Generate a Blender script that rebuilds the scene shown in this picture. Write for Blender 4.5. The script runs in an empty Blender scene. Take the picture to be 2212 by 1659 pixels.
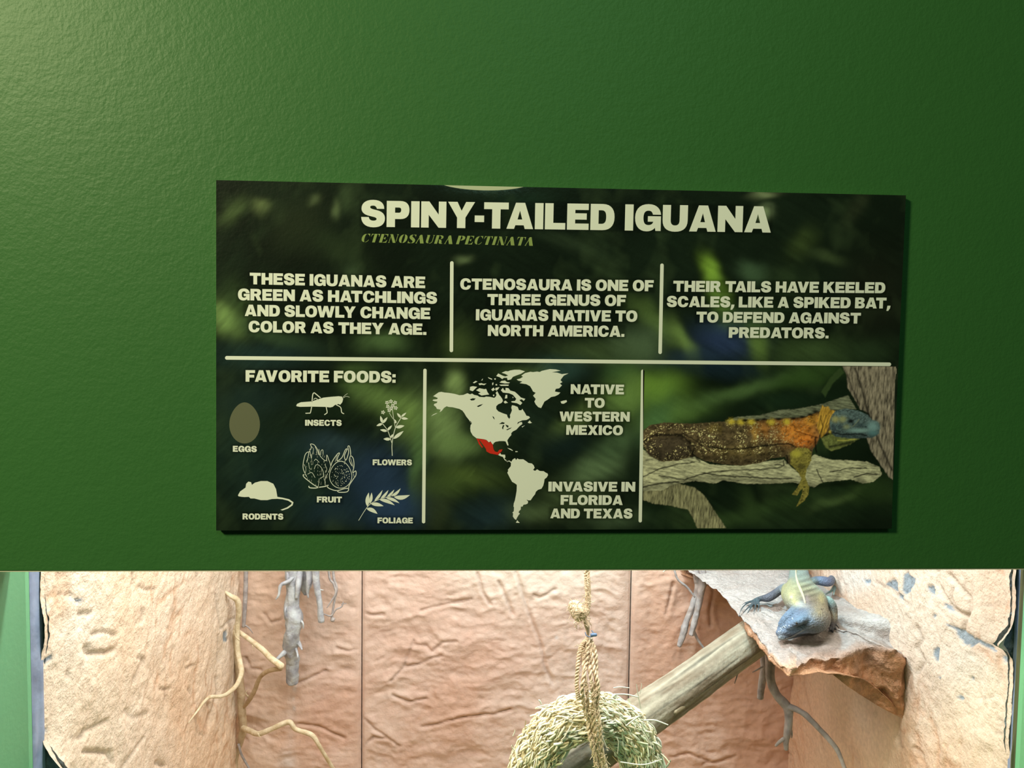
import bpy, bmesh, math, random
import numpy as np
from mathutils import Matrix, Vector

# ------------------------------------------------------------------ camera
F_PX, CX, CY = 1650.0, 1106.0, 829.5
CAM = np.array([0.0, -0.67633, 1.55])
YAW, PITCH, ROLL = 0.05428, -0.05451, 0.01389
cy_, sy_, cp_, sp_ = math.cos(YAW), math.sin(YAW), math.cos(PITCH), math.sin(PITCH)
FW = np.array([sy_*cp_, cy_*cp_, sp_])
R0 = np.array([cy_, -sy_, 0.0]); U0 = np.cross(R0, FW)
RT = R0*math.cos(ROLL) + U0*math.sin(ROLL)
UP = -R0*math.sin(ROLL) + U0*math.cos(ROLL)
scene = bpy.context.scene
COL = scene.collection
cd = bpy.data.cameras.new('camera'); cam = bpy.data.objects.new('camera', cd); COL.objects.link(cam)
cd.sensor_fit = 'HORIZONTAL'; cd.sensor_width = 36.0; cd.lens = 36.0*F_PX/2212.0
cd.clip_start = 0.01; cd.clip_end = 50
cam.matrix_world = Matrix(((RT[0], UP[0], -FW[0], CAM[0]), (RT[1], UP[1], -FW[1], CAM[1]), (RT[2], UP[2], -FW[2], CAM[2]), (0, 0, 0, 1)))
scene.camera = cam

# ------------------------------------------------------------------ world, lights, exposure
w = bpy.data.worlds.new('world'); scene.world = w; w.use_nodes = True
w.node_tree.nodes['Background'].inputs[0].default_value = (0.42, 0.60, 0.40, 1)
w.node_tree.nodes['Background'].inputs[1].default_value = 0.05
vs = scene.view_settings
vs.view_transform = 'Standard'; vs.look = 'None'; vs.gamma = 1.0; vs.use_curve_mapping = False; vs.exposure = 0.0

def area(name, loc, target, size, power, color, shape='DISK', size_y=None, spread=None):
    l = bpy.data.lights.new(name, 'AREA'); l.shape = shape; l.size = size
    if size_y: l.size_y = size_y
    l.energy = power; l.color = color
    if spread: l.spread = spread
    o = bpy.data.objects.new(name, l); COL.objects.link(o)
    o.location = loc
    o.rotation_euler = (Vector(target) - Vector(loc)).to_track_quat('-Z', 'Y').to_euler()
    return o
# room lamps on the visitors' side
area('room_lamp', (-1.14, -1.05, 2.38), (-0.1, 0, 1.5), 0.32, 29.0, (1.0, 0.94, 0.54))
area('room_lamp', (0.25, -1.9, 3.0), (0.3, 0, 1.5), 0.75, 6.5, (0.50, 1.0, 0.74))
# lamps inside the enclosure, plus an added fill strip
area('enclosure_lamp', (-0.12, 0.38, 1.86), (-0.10, 0.48, 1.0), 0.50, 5.0, (1.0, 0.96, 0.90), 'RECTANGLE', 0.10)
area('added_fill_strip', (0.0, 0.165, 1.58), (0.0, 0.62, 1.05), 0.95, 7.8, (1.0, 0.955, 0.91), 'RECTANGLE', 0.03)  # unseen fill light, added to brighten the rock and soften its relief
area('basking_lamp', (0.24, 0.44, 1.84), (0.43, 0.60, 1.15), 0.07, 2.3, (0.50, 0.85, 1.0), 'DISK', None, math.radians(110))

# ------------------------------------------------------------------ helpers
def ray(px, py):
    px = np.asarray(px, float); py = np.asarray(py, float)
    return FW + RT*((px-CX)/F_PX)[..., None] - UP*((py-CY)/F_PX)[..., None]
def PY(px, py, y):
    r = ray(px, py); t = (y-CAM[1])/r[..., 1]; return CAM + r*np.asarray(t)[..., None]
def PZ(px, py, z):
    r = ray(px, py); t = (z-CAM[2])/r[..., 2]; return CAM + r*np.asarray(t)[..., None]
def PXX(px, py, x):
    r = ray(px, py); t = (x-CAM[0])/r[..., 0]; return CAM + r*np.asarray(t)[..., None]
def proj(P):
    d = P-CAM; z = d@FW
    return CX+F_PX*(d@RT)/z, CY-F_PX*(d@UP)/z
def mpp(P): return float((np.asarray(P)-CAM)@FW)/F_PX     # metres per pixel at P

def lin(c):
    c = np.asarray(c, float)/255.0
    return np.where(c <= 0.04045, c/12.92, ((c+0.055)/1.055)**2.4)

def _h(ix, iy, iz, s):
    n = (ix.astype(np.int64)*73856093) ^ (iy.astype(np.int64)*19349663) ^ (iz.astype(np.int64)*83492791) ^ (s*2654435)
    n = (n ^ (n >> 13)) * 1274126177 & 0x7fffffff
    n = (n ^ (n >> 15)) * 668265263 & 0x7fffffff
    return ((n ^ (n >> 12)) & 0xffff)/65535.0
def vnoise(x, y, z=None, s=0):
    x = np.asarray(x, float); y = np.asarray(y, float)
    z = np.zeros_like(x) if z is None else np.asarray(z, float)+np.zeros_like(x)
    ix, iy, iz = np.floor(x), np.floor(y), np.floor(z)
    fx, fy, fz = x-ix, y-iy, z-iz
    fx = fx*fx*(3-2*fx); fy = fy*fy*(3-2*fy); fz = fz*fz*(3-2*fz)
    def c(a, b, d): return _h(ix+a, iy+b, iz+d, s)
    r = 0
    for a, wa in ((0, 1-fx), (1, fx)):
        for b, wb in ((0, 1-fy), (1, fy)):
            for d, wd in ((0, 1-fz), (1, fz)):
                r = r + c(a, b, d)*wa*wb*wd
    return r*2-1
def fbm(x, y, z=None, o=4, s=0, g=0.5):
    r = 0; a = 1.0; f = 1.0; t = 0
    for i in range(o):
        r = r + a*vnoise(np.asarray(x)*f+i*7.3, np.asarray(y)*f+i*3.1, None if z is None else np.asarray(z)*f+i*5.7, s+i); t += a; a *= g; f *= 2.03
    return r/t
def ridged(x, y, z=None, o=4, s=0):
    r = 0; a = 1.0; f = 1.0; t = 0
    for i in range(o):
        n = 1-np.abs(vnoise(np.asarray(x)*f+i*9.1, np.asarray(y)*f+i*4.7, None if z is None else np.asarray(z)*f+i*2.9, s+i))*2
        r = r+a*n; t += a; a *= 0.5; f *= 2.1
    return r/t
def sstep(a, b, x):
    t = np.clip((x-a)/(b-a), 0, 1); return t*t*(3-2*t)
def seg_dist(px, py, pts):
    d = np.full(np.shape(px), 1e9)
    for (x0, y0), (x1, y1) in zip(pts[:-1], pts[1:]):
        dx, dy = x1-x0, y1-y0; L = dx*dx+dy*dy+1e-9
        t = np.clip(((px-x0)*dx+(py-y0)*dy)/L, 0, 1)
        d = np.minimum(d, np.hypot(px-x0-t*dx, py-y0-t*dy))
    return d
def poly_sd(px, py, poly):            # signed distance, negative inside
    d = seg_dist(px, py, list(poly)+[poly[0]])
    ins = np.zeros(np.shape(px), bool)
    n = len(poly)
    for i in range(n):
        x0, y0 = poly[i]; x1, y1 = poly[(i+1) % n]
        if y0 == y1: continue
        c = ((y0 > py) != (y1 > py)) & (px < (x1-x0)*(py-y0)/(y1-y0)+x0)
        ins ^= c
    return np.where(ins, -d, d)

def props(o, label=None, cat=None, group=None, kind=None):
    if label: o['label'] = label
    if cat: o['category'] = cat
    if group: o['group'] = group
    if kind: o['kind'] = kind
    return o
def thing(name, loc, label, cat, group=None):
    o = bpy.data.objects.new(name, None); o.empty_display_size = 0.02; COL.objects.link(o); o.location = [float(v) for v in loc]
    return props(o, label, cat, group)
def mk(name, v, f, mat, parent=None, smooth=True, cols=None, origin=None, uv=None):
    v = np.asarray(v, float)
    o0 = np.zeros(3)
    if parent is not None: o0 = np.array(parent_world(parent))
    elif origin is not None: o0 = np.asarray(origin, float)
    me = bpy.data.meshes.new(name)
    if isinstance(f, np.ndarray):
        nf, k = f.shape
        me.vertices.add(len(v)); me.vertices.foreach_set('co', (v-o0).astype(np.float32).ravel())
        me.loops.add(nf*k); me.loops.foreach_set('vertex_index', f.astype(np.int32).ravel())
        me.polygons.add(nf); me.polygons.foreach_set('loop_start', np.arange(0, nf*k, k, dtype=np.int32))
        me.update(calc_edges=True)
    else:
        me.from_pydata((v-o0).tolist(), [], f); me.update()
    if cols is not None:
        a = me.color_attributes.new('Col', 'FLOAT_COLOR', 'POINT')
        c = np.ones((len(v), 4), np.float32); c[:, :3] = np.clip(cols, 0, 1); a.data.foreach_set('color', c.ravel())
    if smooth: me.shade_smooth()
    me.validate()
    if mat: me.materials.append(mat)
    o = bpy.data.objects.new(name, me); COL.objects.link(o)
    if parent is not None: o.parent = parent
    else: o.location = o0
    return o
def parent_world(p):
    l = np.zeros(3)
    while p is not None: l = l+np.array(p.location); p = p.parent
    return l
def gridf(nu, nv):
    i, j = np.meshgrid(np.arange(nu-1), np.arange(nv-1), indexing='ij')
    a = (i*nv+j).ravel(); return np.stack([a, a+1, a+nv+1, a+nv], 1)
def box(x0, x1, y0, y1, z0, z1):
    v = [(x, y, z) for x in (x0, x1) for y in (y0, y1) for z in (z0, z1)]
    f = [(0, 1, 3, 2), (4, 6, 7, 5), (0, 4, 5, 1), (2, 3, 7, 6), (0, 2, 6, 4), (1, 5, 7, 3)]
    return v, f
def bevbox(x0, x1, y0, y1, z0, z1, b=0.001):
    bm = bmesh.new(); v, f = box(x0, x1, y0, y1, z0, z1)
    vs_ = [bm.verts.new(p) for p in v]
    for q in f: bm.faces.new([vs_[i] for i in q])
    bmesh.ops.recalc_face_normals(bm, faces=bm.faces)
    bmesh.ops.bevel(bm, geom=bm.edges[:], offset=b, segments=2, affect='EDGES', profile=0.5)
    V = [tuple(x.co) for x in bm.verts]; FF = [tuple(x.index for x in g.verts) for g in (bm.faces)]
    bm.verts.index_update(); FF = [tuple(x.index for x in g.verts) for g in bm.faces]; bm.free()
    return V, FF

def catmull(P, n):
    P = np.asarray(P, float); m = len(P)
    if m == 2:
        t = np.linspace(0, 1, n)[:, None]; return P[0]*(1-t)+P[1]*t
    Q = np.vstack([2*P[0]-P[1], P, 2*P[-1]-P[-2]]); out = []
    for s in np.linspace(0, m-1-1e-9, n):
        i = int(s); t = s-i; a, b, c, d = Q[i], Q[i+1], Q[i+2], Q[i+3]
        out.append(0.5*((2*b)+(-a+c)*t+(2*a-5*b+4*c-d)*t*t+(-a+3*b-3*c+d)*t**3))
    return np.array(out)
def tube(P, R, n=24, k=10, rough=0.0, seed=0, cap=True, flat=1.0, nscale=1.0, up=None):
    C = catmull(np.column_stack([np.asarray(P, float), np.asarray(R, float)]), n)
    P, R = C[:, :3], np.maximum(C[:, 3], 1e-5)
    if cap:
        T0 = (P[0]-P[1]); T0 /= np.linalg.norm(T0); T1 = (P[-1]-P[-2]); T1 /= np.linalg.norm(T1)
        P = np.vstack([P[0]+T0*R[0]*0.55, P[0]+T0*R[0]*0.35, P, P[-1]+T1*R[-1]*0.35, P[-1]+T1*R[-1]*0.55])
        R = np.concatenate([[R[0]*0.05, R[0]*0.72], R, [R[-1]*0.72, R[-1]*0.05]])
    n = len(P); T = np.gradient(P, axis=0); T /= np.linalg.norm(T, axis=1)[:, None]+1e-12
    nrm = np.array(up if up is not None else (0.13, 0.21, 0.97), float)
    V = []
    a = np.linspace(0, 2*math.pi, k, endpoint=False)
    for i in range(n):
        nrm = nrm-T[i]*(nrm@T[i]); l = np.linalg.norm(nrm)
        if l < 1e-3: nrm = np.cross(T[i], (1, 0, 0)); l = np.linalg.norm(nrm)
        nrm = nrm/l; b = np.cross(T[i], nrm)
        V.append(P[i]+(np.cos(a)[:, None]*nrm*flat+np.sin(a)[:, None]*b)*R[i])
    V = np.array(V)
    if rough > 0:
        ctr = P[:, None, :]; q = V/np.mean(R)*0.5*nscale
        nn = fbm(q[..., 0], q[..., 1], q[..., 2], 3, seed)
        A = np.broadcast_to(a[None, :], nn.shape)
        st = fbm(A*2.2+seed, np.broadcast_to(np.arange(n)[:, None], nn.shape)*0.08, None, 3, seed+5)
        V = ctr+(V-ctr)*(1+rough*(nn*0.9+st*0.7))[..., None]
    F = []
    for i in range(n-1):
        for j in range(k):
            F.append((i*k+j, i*k+(j+1) % k, (i+1)*k+(j+1) % k, (i+1)*k+j))
    return V.reshape(-1, 3), np.array(F)
def woodcols(v, k, c1, c2, seed=0, af=3.0, sf=0.06, crack=0.5):
    n = len(v)//k; i, j = np.meshgrid(np.arange(n), np.arange(k), indexing='ij'); a = j/k*2*math.pi
    x = np.cos(a)*af; y = np.sin(a)*af
    t = fbm(x, y, i*sf, 4, seed)+0.4*fbm(x*2.5, y*2.5, i*sf*0.5, 3, seed+3)+0.35*fbm(v[:, 0].reshape(n, k)*40, v[:, 1].reshape(n, k)*40, v[:, 2].reshape(n, k)*40, 3, seed+6)
    c = np.array(c2)+(np.array(c1)-np.array(c2))*np.clip(0.55+1.1*t, 0, 1)[..., None]
    cr = np.clip(ridged(x*1.6, y*1.6, i*sf*0.35, 2, seed+9)-0.72, 0, 1)*3.5*crack; c = c*(1-np.clip(cr, 0, .75))[..., None]
    return c.reshape(-1, 3)
def join(parts):
    V = []; F = []; o = 0
    for v, f in parts:
        V.append(v); F.append(np.asarray(f)+o); o += len(v)
    return np.vstack(V), np.vstack(F)

# ------------------------------------------------------------------ materials
def newmat(name):
    m = bpy.data.materials.new(name); m.use_nodes = True
    return m, m.node_tree.nodes, m.node_tree.links, m.node_tree.nodes['Principled BSDF']
def mat_plain(name, c, rough=0.6, spec=0.5, bump=None, var=None):
    m, N, L, b = newmat(name)
    b.inputs['Base Color'].default_value = (*c, 1); b.inputs['Roughness'].default_value = rough
    b.inputs['Specular IOR Level'].default_value = spec
    tc = N.new('ShaderNodeTexCoord')
    if var:
        t = N.new('ShaderNodeTexNoise'); t.inputs['Scale'].default_value = var[0]; t.inputs['Detail'].default_value = 6
        r = N.new('ShaderNodeMix'); r.data_type = 'RGBA'
        r.inputs[6].default_value = (*c, 1); r.inputs[7].default_value = (*var[1], 1)
        rp = N.new('ShaderNodeMapRange'); rp.inputs[1].default_value = 0.38; rp.inputs[2].default_value = 0.62
        L.new(tc.outputs['Object'], t.inputs['Vector']); L.new(t.outputs['Fac'], rp.inputs[0]); L.new(rp.outputs[0], r.inputs[0])
        L.new(r.outputs[2], b.inputs['Base Color'])
    if bump:
        prev = None
        for sc, st, ds in bump:
            t = N.new('ShaderNodeTexNoise'); t.inputs['Scale'].default_value = sc; t.inputs['Detail'].default_value = 3
            bp = N.new('ShaderNodeBump'); bp.inputs['Strength'].default_value = st; bp.inputs['Distance'].default_value = ds
            L.new(tc.outputs['Object'], t.inputs['Vector']); L.new(t.outputs['Fac'], bp.inputs['Height'])
            if prev: L.new(prev.outputs[0], bp.inputs['Normal'])
            prev = bp
        L.new(prev.outputs[0], b.inputs['Normal'])
    return m
def mat_col(name, rough=0.8, spec=0.3, bump=None, vor=None, coat=0, var=0.0, vscale=200):
    m, N, L, b = newmat(name)
    a = N.new('ShaderNodeAttribute'); a.attribute_name = 'Col'
    b.inputs['Roughness'].default_value = rough; b.inputs['Specular IOR Level'].default_value = spec
    tc = N.new('ShaderNodeTexCoord'); src = a.outputs['Color']
    if var:
        t = N.new('ShaderNodeTexNoise'); t.inputs['Scale'].default_value = vscale; t.inputs['Detail'].default_value = 5
        mr = N.new('ShaderNodeMapRange'); mr.inputs[1].default_value = 0.3; mr.inputs[2].default_value = 0.7
        mr.inputs[3].default_value = 1-var; mr.inputs[4].default_value = 1+var*0.6
        mx = N.new('ShaderNodeVectorMath'); mx.operation = 'SCALE'
        L.new(tc.outputs['Object'], t.inputs['Vector']); L.new(t.outputs['Fac'], mr.inputs[0])
        L.new(a.outputs['Color'], mx.inputs[0]); L.new(mr.outputs[0], mx.inputs[3]); src = mx.outputs[0]
    L.new(src, b.inputs['Base Color'])
    prev = None
    for sc, st, ds in (bump or []):
        t = N.new('ShaderNodeTexNoise'); t.inputs['Scale'].default_value = sc; t.inputs['Detail'].default_value = 4
        bp = N.new('ShaderNodeBump'); bp.inputs['Strength'].default_value = st; bp.inputs['Distance'].default_value = ds
        L.new(tc.outputs['Object'], t.inputs['Vector']); L.new(t.outputs['Fac'], bp.inputs['Height'])
        if prev: L.new(prev.outputs[0], bp.inputs['Normal'])
        prev = bp
    if vor:
        t = N.new('ShaderNodeTexVoronoi'); t.inputs['Scale'].default_value = vor[0]
        bp = N.new('ShaderNodeBump'); bp.inputs['Strength'].default_value = vor[1]; bp.inputs['Distance'].default_value = vor[2]; bp.invert = True
        L.new(tc.outputs['Object'], t.inputs['Vector']); L.new(t.outputs['Distance'], bp.inputs['Height'])
        if prev: L.new(prev.outputs[0], bp.inputs['Normal'])
        prev = bp
    if prev: L.new(prev.outputs[0], b.inputs['Normal'])
    return m
def mat_wood(name, c1, c2, scale=60, rough=0.8):
    m, N, L, b = newmat(name); b.inputs['Roughness'].default_value = rough; b.inputs['Specular IOR Level'].default_value = 0.25
    tc = N.new('ShaderNodeTexCoord'); t = N.new('ShaderNodeTexNoise'); t.inputs['Scale'].default_value = scale; t.inputs['Detail'].default_value = 7
    r = N.new('ShaderNodeValToRGB'); r.color_ramp.elements[0].position = 0.35; r.color_ramp.elements[1].position = 0.65
    r.color_ramp.elements[0].color = (*c2, 1); r.color_ramp.elements[1].color = (*c1, 1)
    L.new(tc.outputs['Object'], t.inputs['Vector']); L.new(t.outputs['Fac'], r.inputs[0]); L.new(r.outputs[0], b.inputs['Base Color'])
    t2 = N.new('ShaderNodeTexNoise'); t2.inputs['Scale'].default_value = scale*5; t2.inputs['Detail'].default_value = 4
    bp = N.new('ShaderNodeBump'); bp.inputs['Strength'].default_value = 0.5; bp.inputs['Distance'].default_value = 0.002
    L.new(tc.outputs['Object'], t2.inputs['Vector']); L.new(t2.outputs['Fac'], bp.inputs['Height']); L.new(bp.outputs[0], b.inputs['Normal'])
    return m

M_GREEN = mat_plain('green_wall_paint', (0.038, 0.135, 0.036), 0.46, 0.24, bump=[(330, 0.16, 0.002), (110, 0.10, 0.004)])
M_JAMB = mat_plain('lit_green_jamb_paint', (0.19, 0.50, 0.27), 0.5, 0.3, bump=[(180, 0.08, 0.003)])  # lighter than the wall green: light spilling from the enclosure is in the colour
M_ROCK = mat_col('painted_rock_plaster', 0.95, 0.12, bump=[(100, 0.45, 0.007), (380, 0.35, 0.003)], var=0.13, vscale=160)
M_PANEL = mat_col('moulded_rock_panel', 0.8, 0.2, bump=[(70, 0.25, 0.006), (300, 0.25, 0.002)], var=0.08, vscale=90)
M_LEDGE = mat_col('ledge_plaster', 0.95, 0.12, bump=[(110, 0.6, 0.006), (500, 0.6, 0.003)], var=0.2, vscale=220)
M_SEAL = mat_plain('grey_sealant', (0.16, 0.21, 0.32), 0.35, 0.5, bump=[(60, 0.25, 0.006)], var=(22, (0.28, 0.36, 0.52)))
M_DARKROCK = mat_plain('bare_dark_mortar', (0.10, 0.13, 0.16), 0.9, 0.2, bump=[(150, 0.8, 0.01)], var=(90, (0.22, 0.27, 0.30)))
M_OLIVE = mat_plain('olive_trim', (0.09, 0.095, 0.045), 0.5, 0.4, bump=[(90, 0.1, 0.004)])
M_PRINT = mat_col('printed_laminate', 0.24, 0.45, bump=[(300, 0.10, 0.0015)])
M_TEXT = mat_plain('cream_print', (0.92, 0.93, 0.92), 0.30, 0.4)
M_TEXT2 = mat_plain('olive_green_print', (0.30, 0.38, 0.13), 0.30, 0.4)
M_EGG = mat_plain('taupe_print', (0.150, 0.155, 0.105), 0.30, 0.4)
M_RED = mat_plain('red_print', (0.72, 0.035, 0.02), 0.30, 0.4)
M_CORE = mat_plain('white_foam_core', (0.55, 0.58, 0.45), 0.6, 0.3)
M_TAN = mat_wood('pale_tan_wood', (0.74, 0.65, 0.47), (0.55, 0.44, 0.27), 90)
M_BROWNTAN = mat_wood('brown_tan_bark', (0.56, 0.45, 0.30), (0.40, 0.29, 0.17), 70)
M_BLUEGREY = mat_wood('weathered_grey_wood', (0.50, 0.54, 0.56), (0.30, 0.31, 0.35), 60)
M_GREYROOT = mat_wood('mid_grey_wood', (0.46, 0.43, 0.42), (0.29, 0.265, 0.26), 70)
M_LOG = mat_col('log_wood', 0.85, 0.2, bump=[(160, 0.5, 0.003)], var=0.12, vscale=120)
M_ROPE = mat_wood('natural_rope', (0.82, 0.67, 0.46), (0.62, 0.46, 0.29), 300)
M_STRAW = mat_col('straw_stalks', 0.7, 0.3)
M_TIE = mat_plain('blue_grey_plastic', (0.13, 0.22, 0.36), 0.4, 0.5)
M_EYE = mat_plain('black_eye', (0.015, 0.012, 0.01), 0.12, 0.6)
M_SKIN = mat_col('scaly_skin', 0.6, 0.35, vor=(420, 0.55, 0.002), var=0.22, vscale=330)
M_SAND = mat_plain('sand', (0.55, 0.42, 0.27), 0.95, 0.1, bump=[(250, 0.6, 0.004)])
M_CREAM = mat_plain('cream_edge', (0.75, 0.72, 0.55), 0.5, 0.3)

# ------------------------------------------------------------------ structure : front wall and window opening
ZB = 1.55-0.2040                    # lower edge of the green fascia
YG = 0.12                           # glass plane
XL = float(PY(58, 1240, YG)[0]); XR = float(PY(2208, 1450, YG)[0])
ZS = 0.93                           # sill
def wall_with_hole():
    x0, x1, z0, z1 = -1.6, 1.7, 0.0, 2.7
    xs = [x0, XL, XR, x1]; zs = [z0, ZS, ZB, z1]; V = []; F = []
    def quad(*p):
        b = len(V); V.extend(p); F.append((b, b+1, b+2, b+3))
    for i in range(3):
        for j in range(3):
            if i == 1 and j == 1: continue
            quad((xs[i], 0, zs[j]), (xs[i+1], 0, zs[j]), (xs[i+1], 0, zs[j+1]), (xs[i], 0, zs[j+1]))
            quad((xs[i], .10, zs[j+1]), (xs[i+1], .10, zs[j+1]), (xs[i+1], .10, zs[j]), (xs[i], .10, zs[j]))
    quad((XL, 0, ZB), (XR, 0, ZB), (XR, .10, ZB), (XL, .10, ZB))
    quad((XL, 0, ZS), (XL, .10, ZS), (XR, .10, ZS), (XR, 0, ZS))
    quad((x0, 0, z0), (x0, 0, z1), (x0, .10, z1), (x0, .10, z0)); quad((x1, 0, z0), (x1, .10, z0), (x1, .10, z1), (x1, 0, z1))
    quad((x0, 0, z1), (x1, 0, z1), (x1, .1, z1), (x0, .1, z1)); quad((x0, 0, z0), (x0, .1, z0), (x1, .1, z0), (x1, 0, z0))
    return V, F
V, F = wall_with_hole()
wf = props(mk('wall_front', V, F, M_GREEN, smooth=False), 'green painted wall above and around the enclosure window', kind='structure')
# jambs
V, F = box(XL-0.02, XL, 0.004, YG+0.004, ZS, ZB); props(mk('trim_1', V, F, M_JAMB, smooth=False), 'green painted side of the window opening, enclosure light put into its colour', kind='structure')
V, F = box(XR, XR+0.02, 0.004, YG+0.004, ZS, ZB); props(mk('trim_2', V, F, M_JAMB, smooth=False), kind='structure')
V, F = bevbox(XL+.0005, XR-.0005, 0.0008, 0.012, ZB-0.0016, ZB+0.0004, 0.0003); props(mk('trim_3', V, F, M_CREAM, smooth=False), 'thin cream edge bead under the green wall', kind='structure')
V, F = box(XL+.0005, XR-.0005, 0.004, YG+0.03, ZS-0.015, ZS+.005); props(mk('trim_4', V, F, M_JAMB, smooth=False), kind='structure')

# window
win = thing('window_1', (0, YG, ZS+.005), 'glass viewing window of the enclosure with grey sealed edges', None); props(win, kind='structure')
m, N, L, b = newmat('clear_glass')
N.remove(b); out = N['Material Output']; tr = N.new('ShaderNodeBsdfTransparent'); tr.inputs[0].default_value = (0.98, 0.98, 0.98, 1)
gl = N.new('ShaderNodeBsdfGlossy'); gl.inputs['Roughness'].default_value = 0.01; fr = N.new('ShaderNodeFresnel'); fr.inputs[0].default_value = 1.3
geo = N.new('ShaderNodeNewGeometry'); mu = N.new('ShaderNodeMath'); mu.operation = 'SUBTRACT'; mu.inputs[0].default_value = 1.0; mu2 = N.new('ShaderNodeMath'); mu2.operation = 'MULTIPLY'; L.new(geo.outputs['Backfacing'], mu.inputs[1]); L.new(fr.outputs[0], mu2.inputs[0]); L.new(mu.outputs[0], mu2.inputs[1])
mx = N.new('ShaderNodeMixShader'); L.new(mu2.outputs[0], mx.inputs[0]); L.new(tr.outputs[0], mx.inputs[1]); L.new(gl.outputs[0], mx.inputs[2]); L.new(mx.outputs[0], out.inputs[0])
M_GLASS = m
V, F = box(XL+.0003, XR-.0003, YG-.003, YG+.003, ZS+.006, 1.86); mk('pane', V, F, M_GLASS, win, smooth=False)
# sealant strips, wavy
YF = 0.138
XLF = float(PY(90, 1400, YF)[0]); XRF = float(PY(2190, 1450, YF)[0])
def seal(xa, ya, xb, yb2, seed, n=160):
    z = np.linspace(ZS+.006, ZB+.05, n); u = np.linspace(0, 1, 13)
    Z, U = np.meshgrid(z, u, indexing='ij'); s_ = 1 if xb > xa else -1
    X = xa+(xb-xa)*U+s_*0.0022*np.sin(U*math.pi)*(0.5+1.0*vnoise(Z*22, U*2, None, seed)); Y = ya+(yb2-ya)*U
    return np.stack([X, Y, Z], -1).reshape(-1, 3), gridf(n, 13)
v, f = seal(XL+.0002, YG+.0035, XLF-.0008, YF+.004, 3); mk('sealant', v, f[:, ::-1], M_SEAL, win)
xo = float(PY(2194, 1450, YG+.009)[0])
v, f = seal(XR-.0002, YG+.0035, xo, YG+.009, 6); mk('edge_strip', v, f, M_OLIVE, win)
v, f = seal(xo, YG+.009, XRF+.0012, YF+.004, 4); mk('sealant', v, f, M_SEAL, win)

# ------------------------------------------------------------------ enclosure shell
YF, YBK = 0.138, 0.73
XLB = float(PY(520, 1400, YBK)[0]); XLF = float(PY(90, 1400, YF)[0])
XRB = float(PY(1712, 1400, YBK)[0]); XRF = float(PY(2190, 1450, YF)[0])
ZFL, ZTOP = 0.66, 1.90
zb_ = lambda zz, xx: [((px-0)/3.695+xx, py/3.695+1210) for px, py in zz]

# back wall: a dark batten wall with moulded panels fixed to it
bk = thing('wall_back', (0, YBK+.03, ZFL), 'pink rock-textured back wall of the enclosure made of panels', None); props(bk, kind='structure')
V, F = box(XLB-.06, XRB+.06, YBK+.012, YBK+.04, ZFL, ZTOP); mk('backing_board', V, F, mat_plain('brown_batten', (0.22, 0.13, 0.09), .9, .1), bk, smooth=False)
CRE = [zb_(c, 780) for c in [
    [(20, 420), (90, 435), (180, 430)], [(480, 400), (560, 375), (700, 350), (800, 330), (880, 310)],
    [(430, 670), (520, 680), (570, 735), (650, 650), (760, 640)], [(360, 850), (470, 830), (570, 770), (640, 760)],
    [(20, 1260), (110, 1350), (200, 1400), (300, 1480)], [(20, 1490), (100, 1410), (200, 1420)],
    [(490, 1330), (620, 1300), (800, 1250), (900, 1240), (1080, 1220), (1190, 1190)],
    [(930, 100), (970, 250), (1030, 350)], [(1100, 170), (1170, 320), (1210, 430)],
    [(1230, 70), (1290, 250), (1340, 420), (1430, 650), (1470, 850), (1530, 980)], [(240, 960), (340, 860), (420, 640)],
    [(250, 1080), (380, 1130), (520, 1100)], [(1380, 270), (1420, 295), (1550, 230)]]]
CRE += [zb_(c, 1400) for c in [[(140, 430), (170, 300), (200, 180)], [(500, 160), (520, 260), (490, 400), (500, 520)], [(180, 1570), (330, 1540), (480, 1600)],
                               [(440, 1620), (600, 1600), (700, 1560)]]]
CRE += [zb_(c, 390) for c in [[(930, 980), (1050, 930), (1160, 880)], [(1250, 700), (1330, 720), (1420, 710)], [(950, 1300), (1100, 1320), (1300, 1420)],
                              [(670, 430), (720, 500), (800, 480), (840, 430)], [(520, 780), (560, 860), (640, 870)]]]
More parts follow.
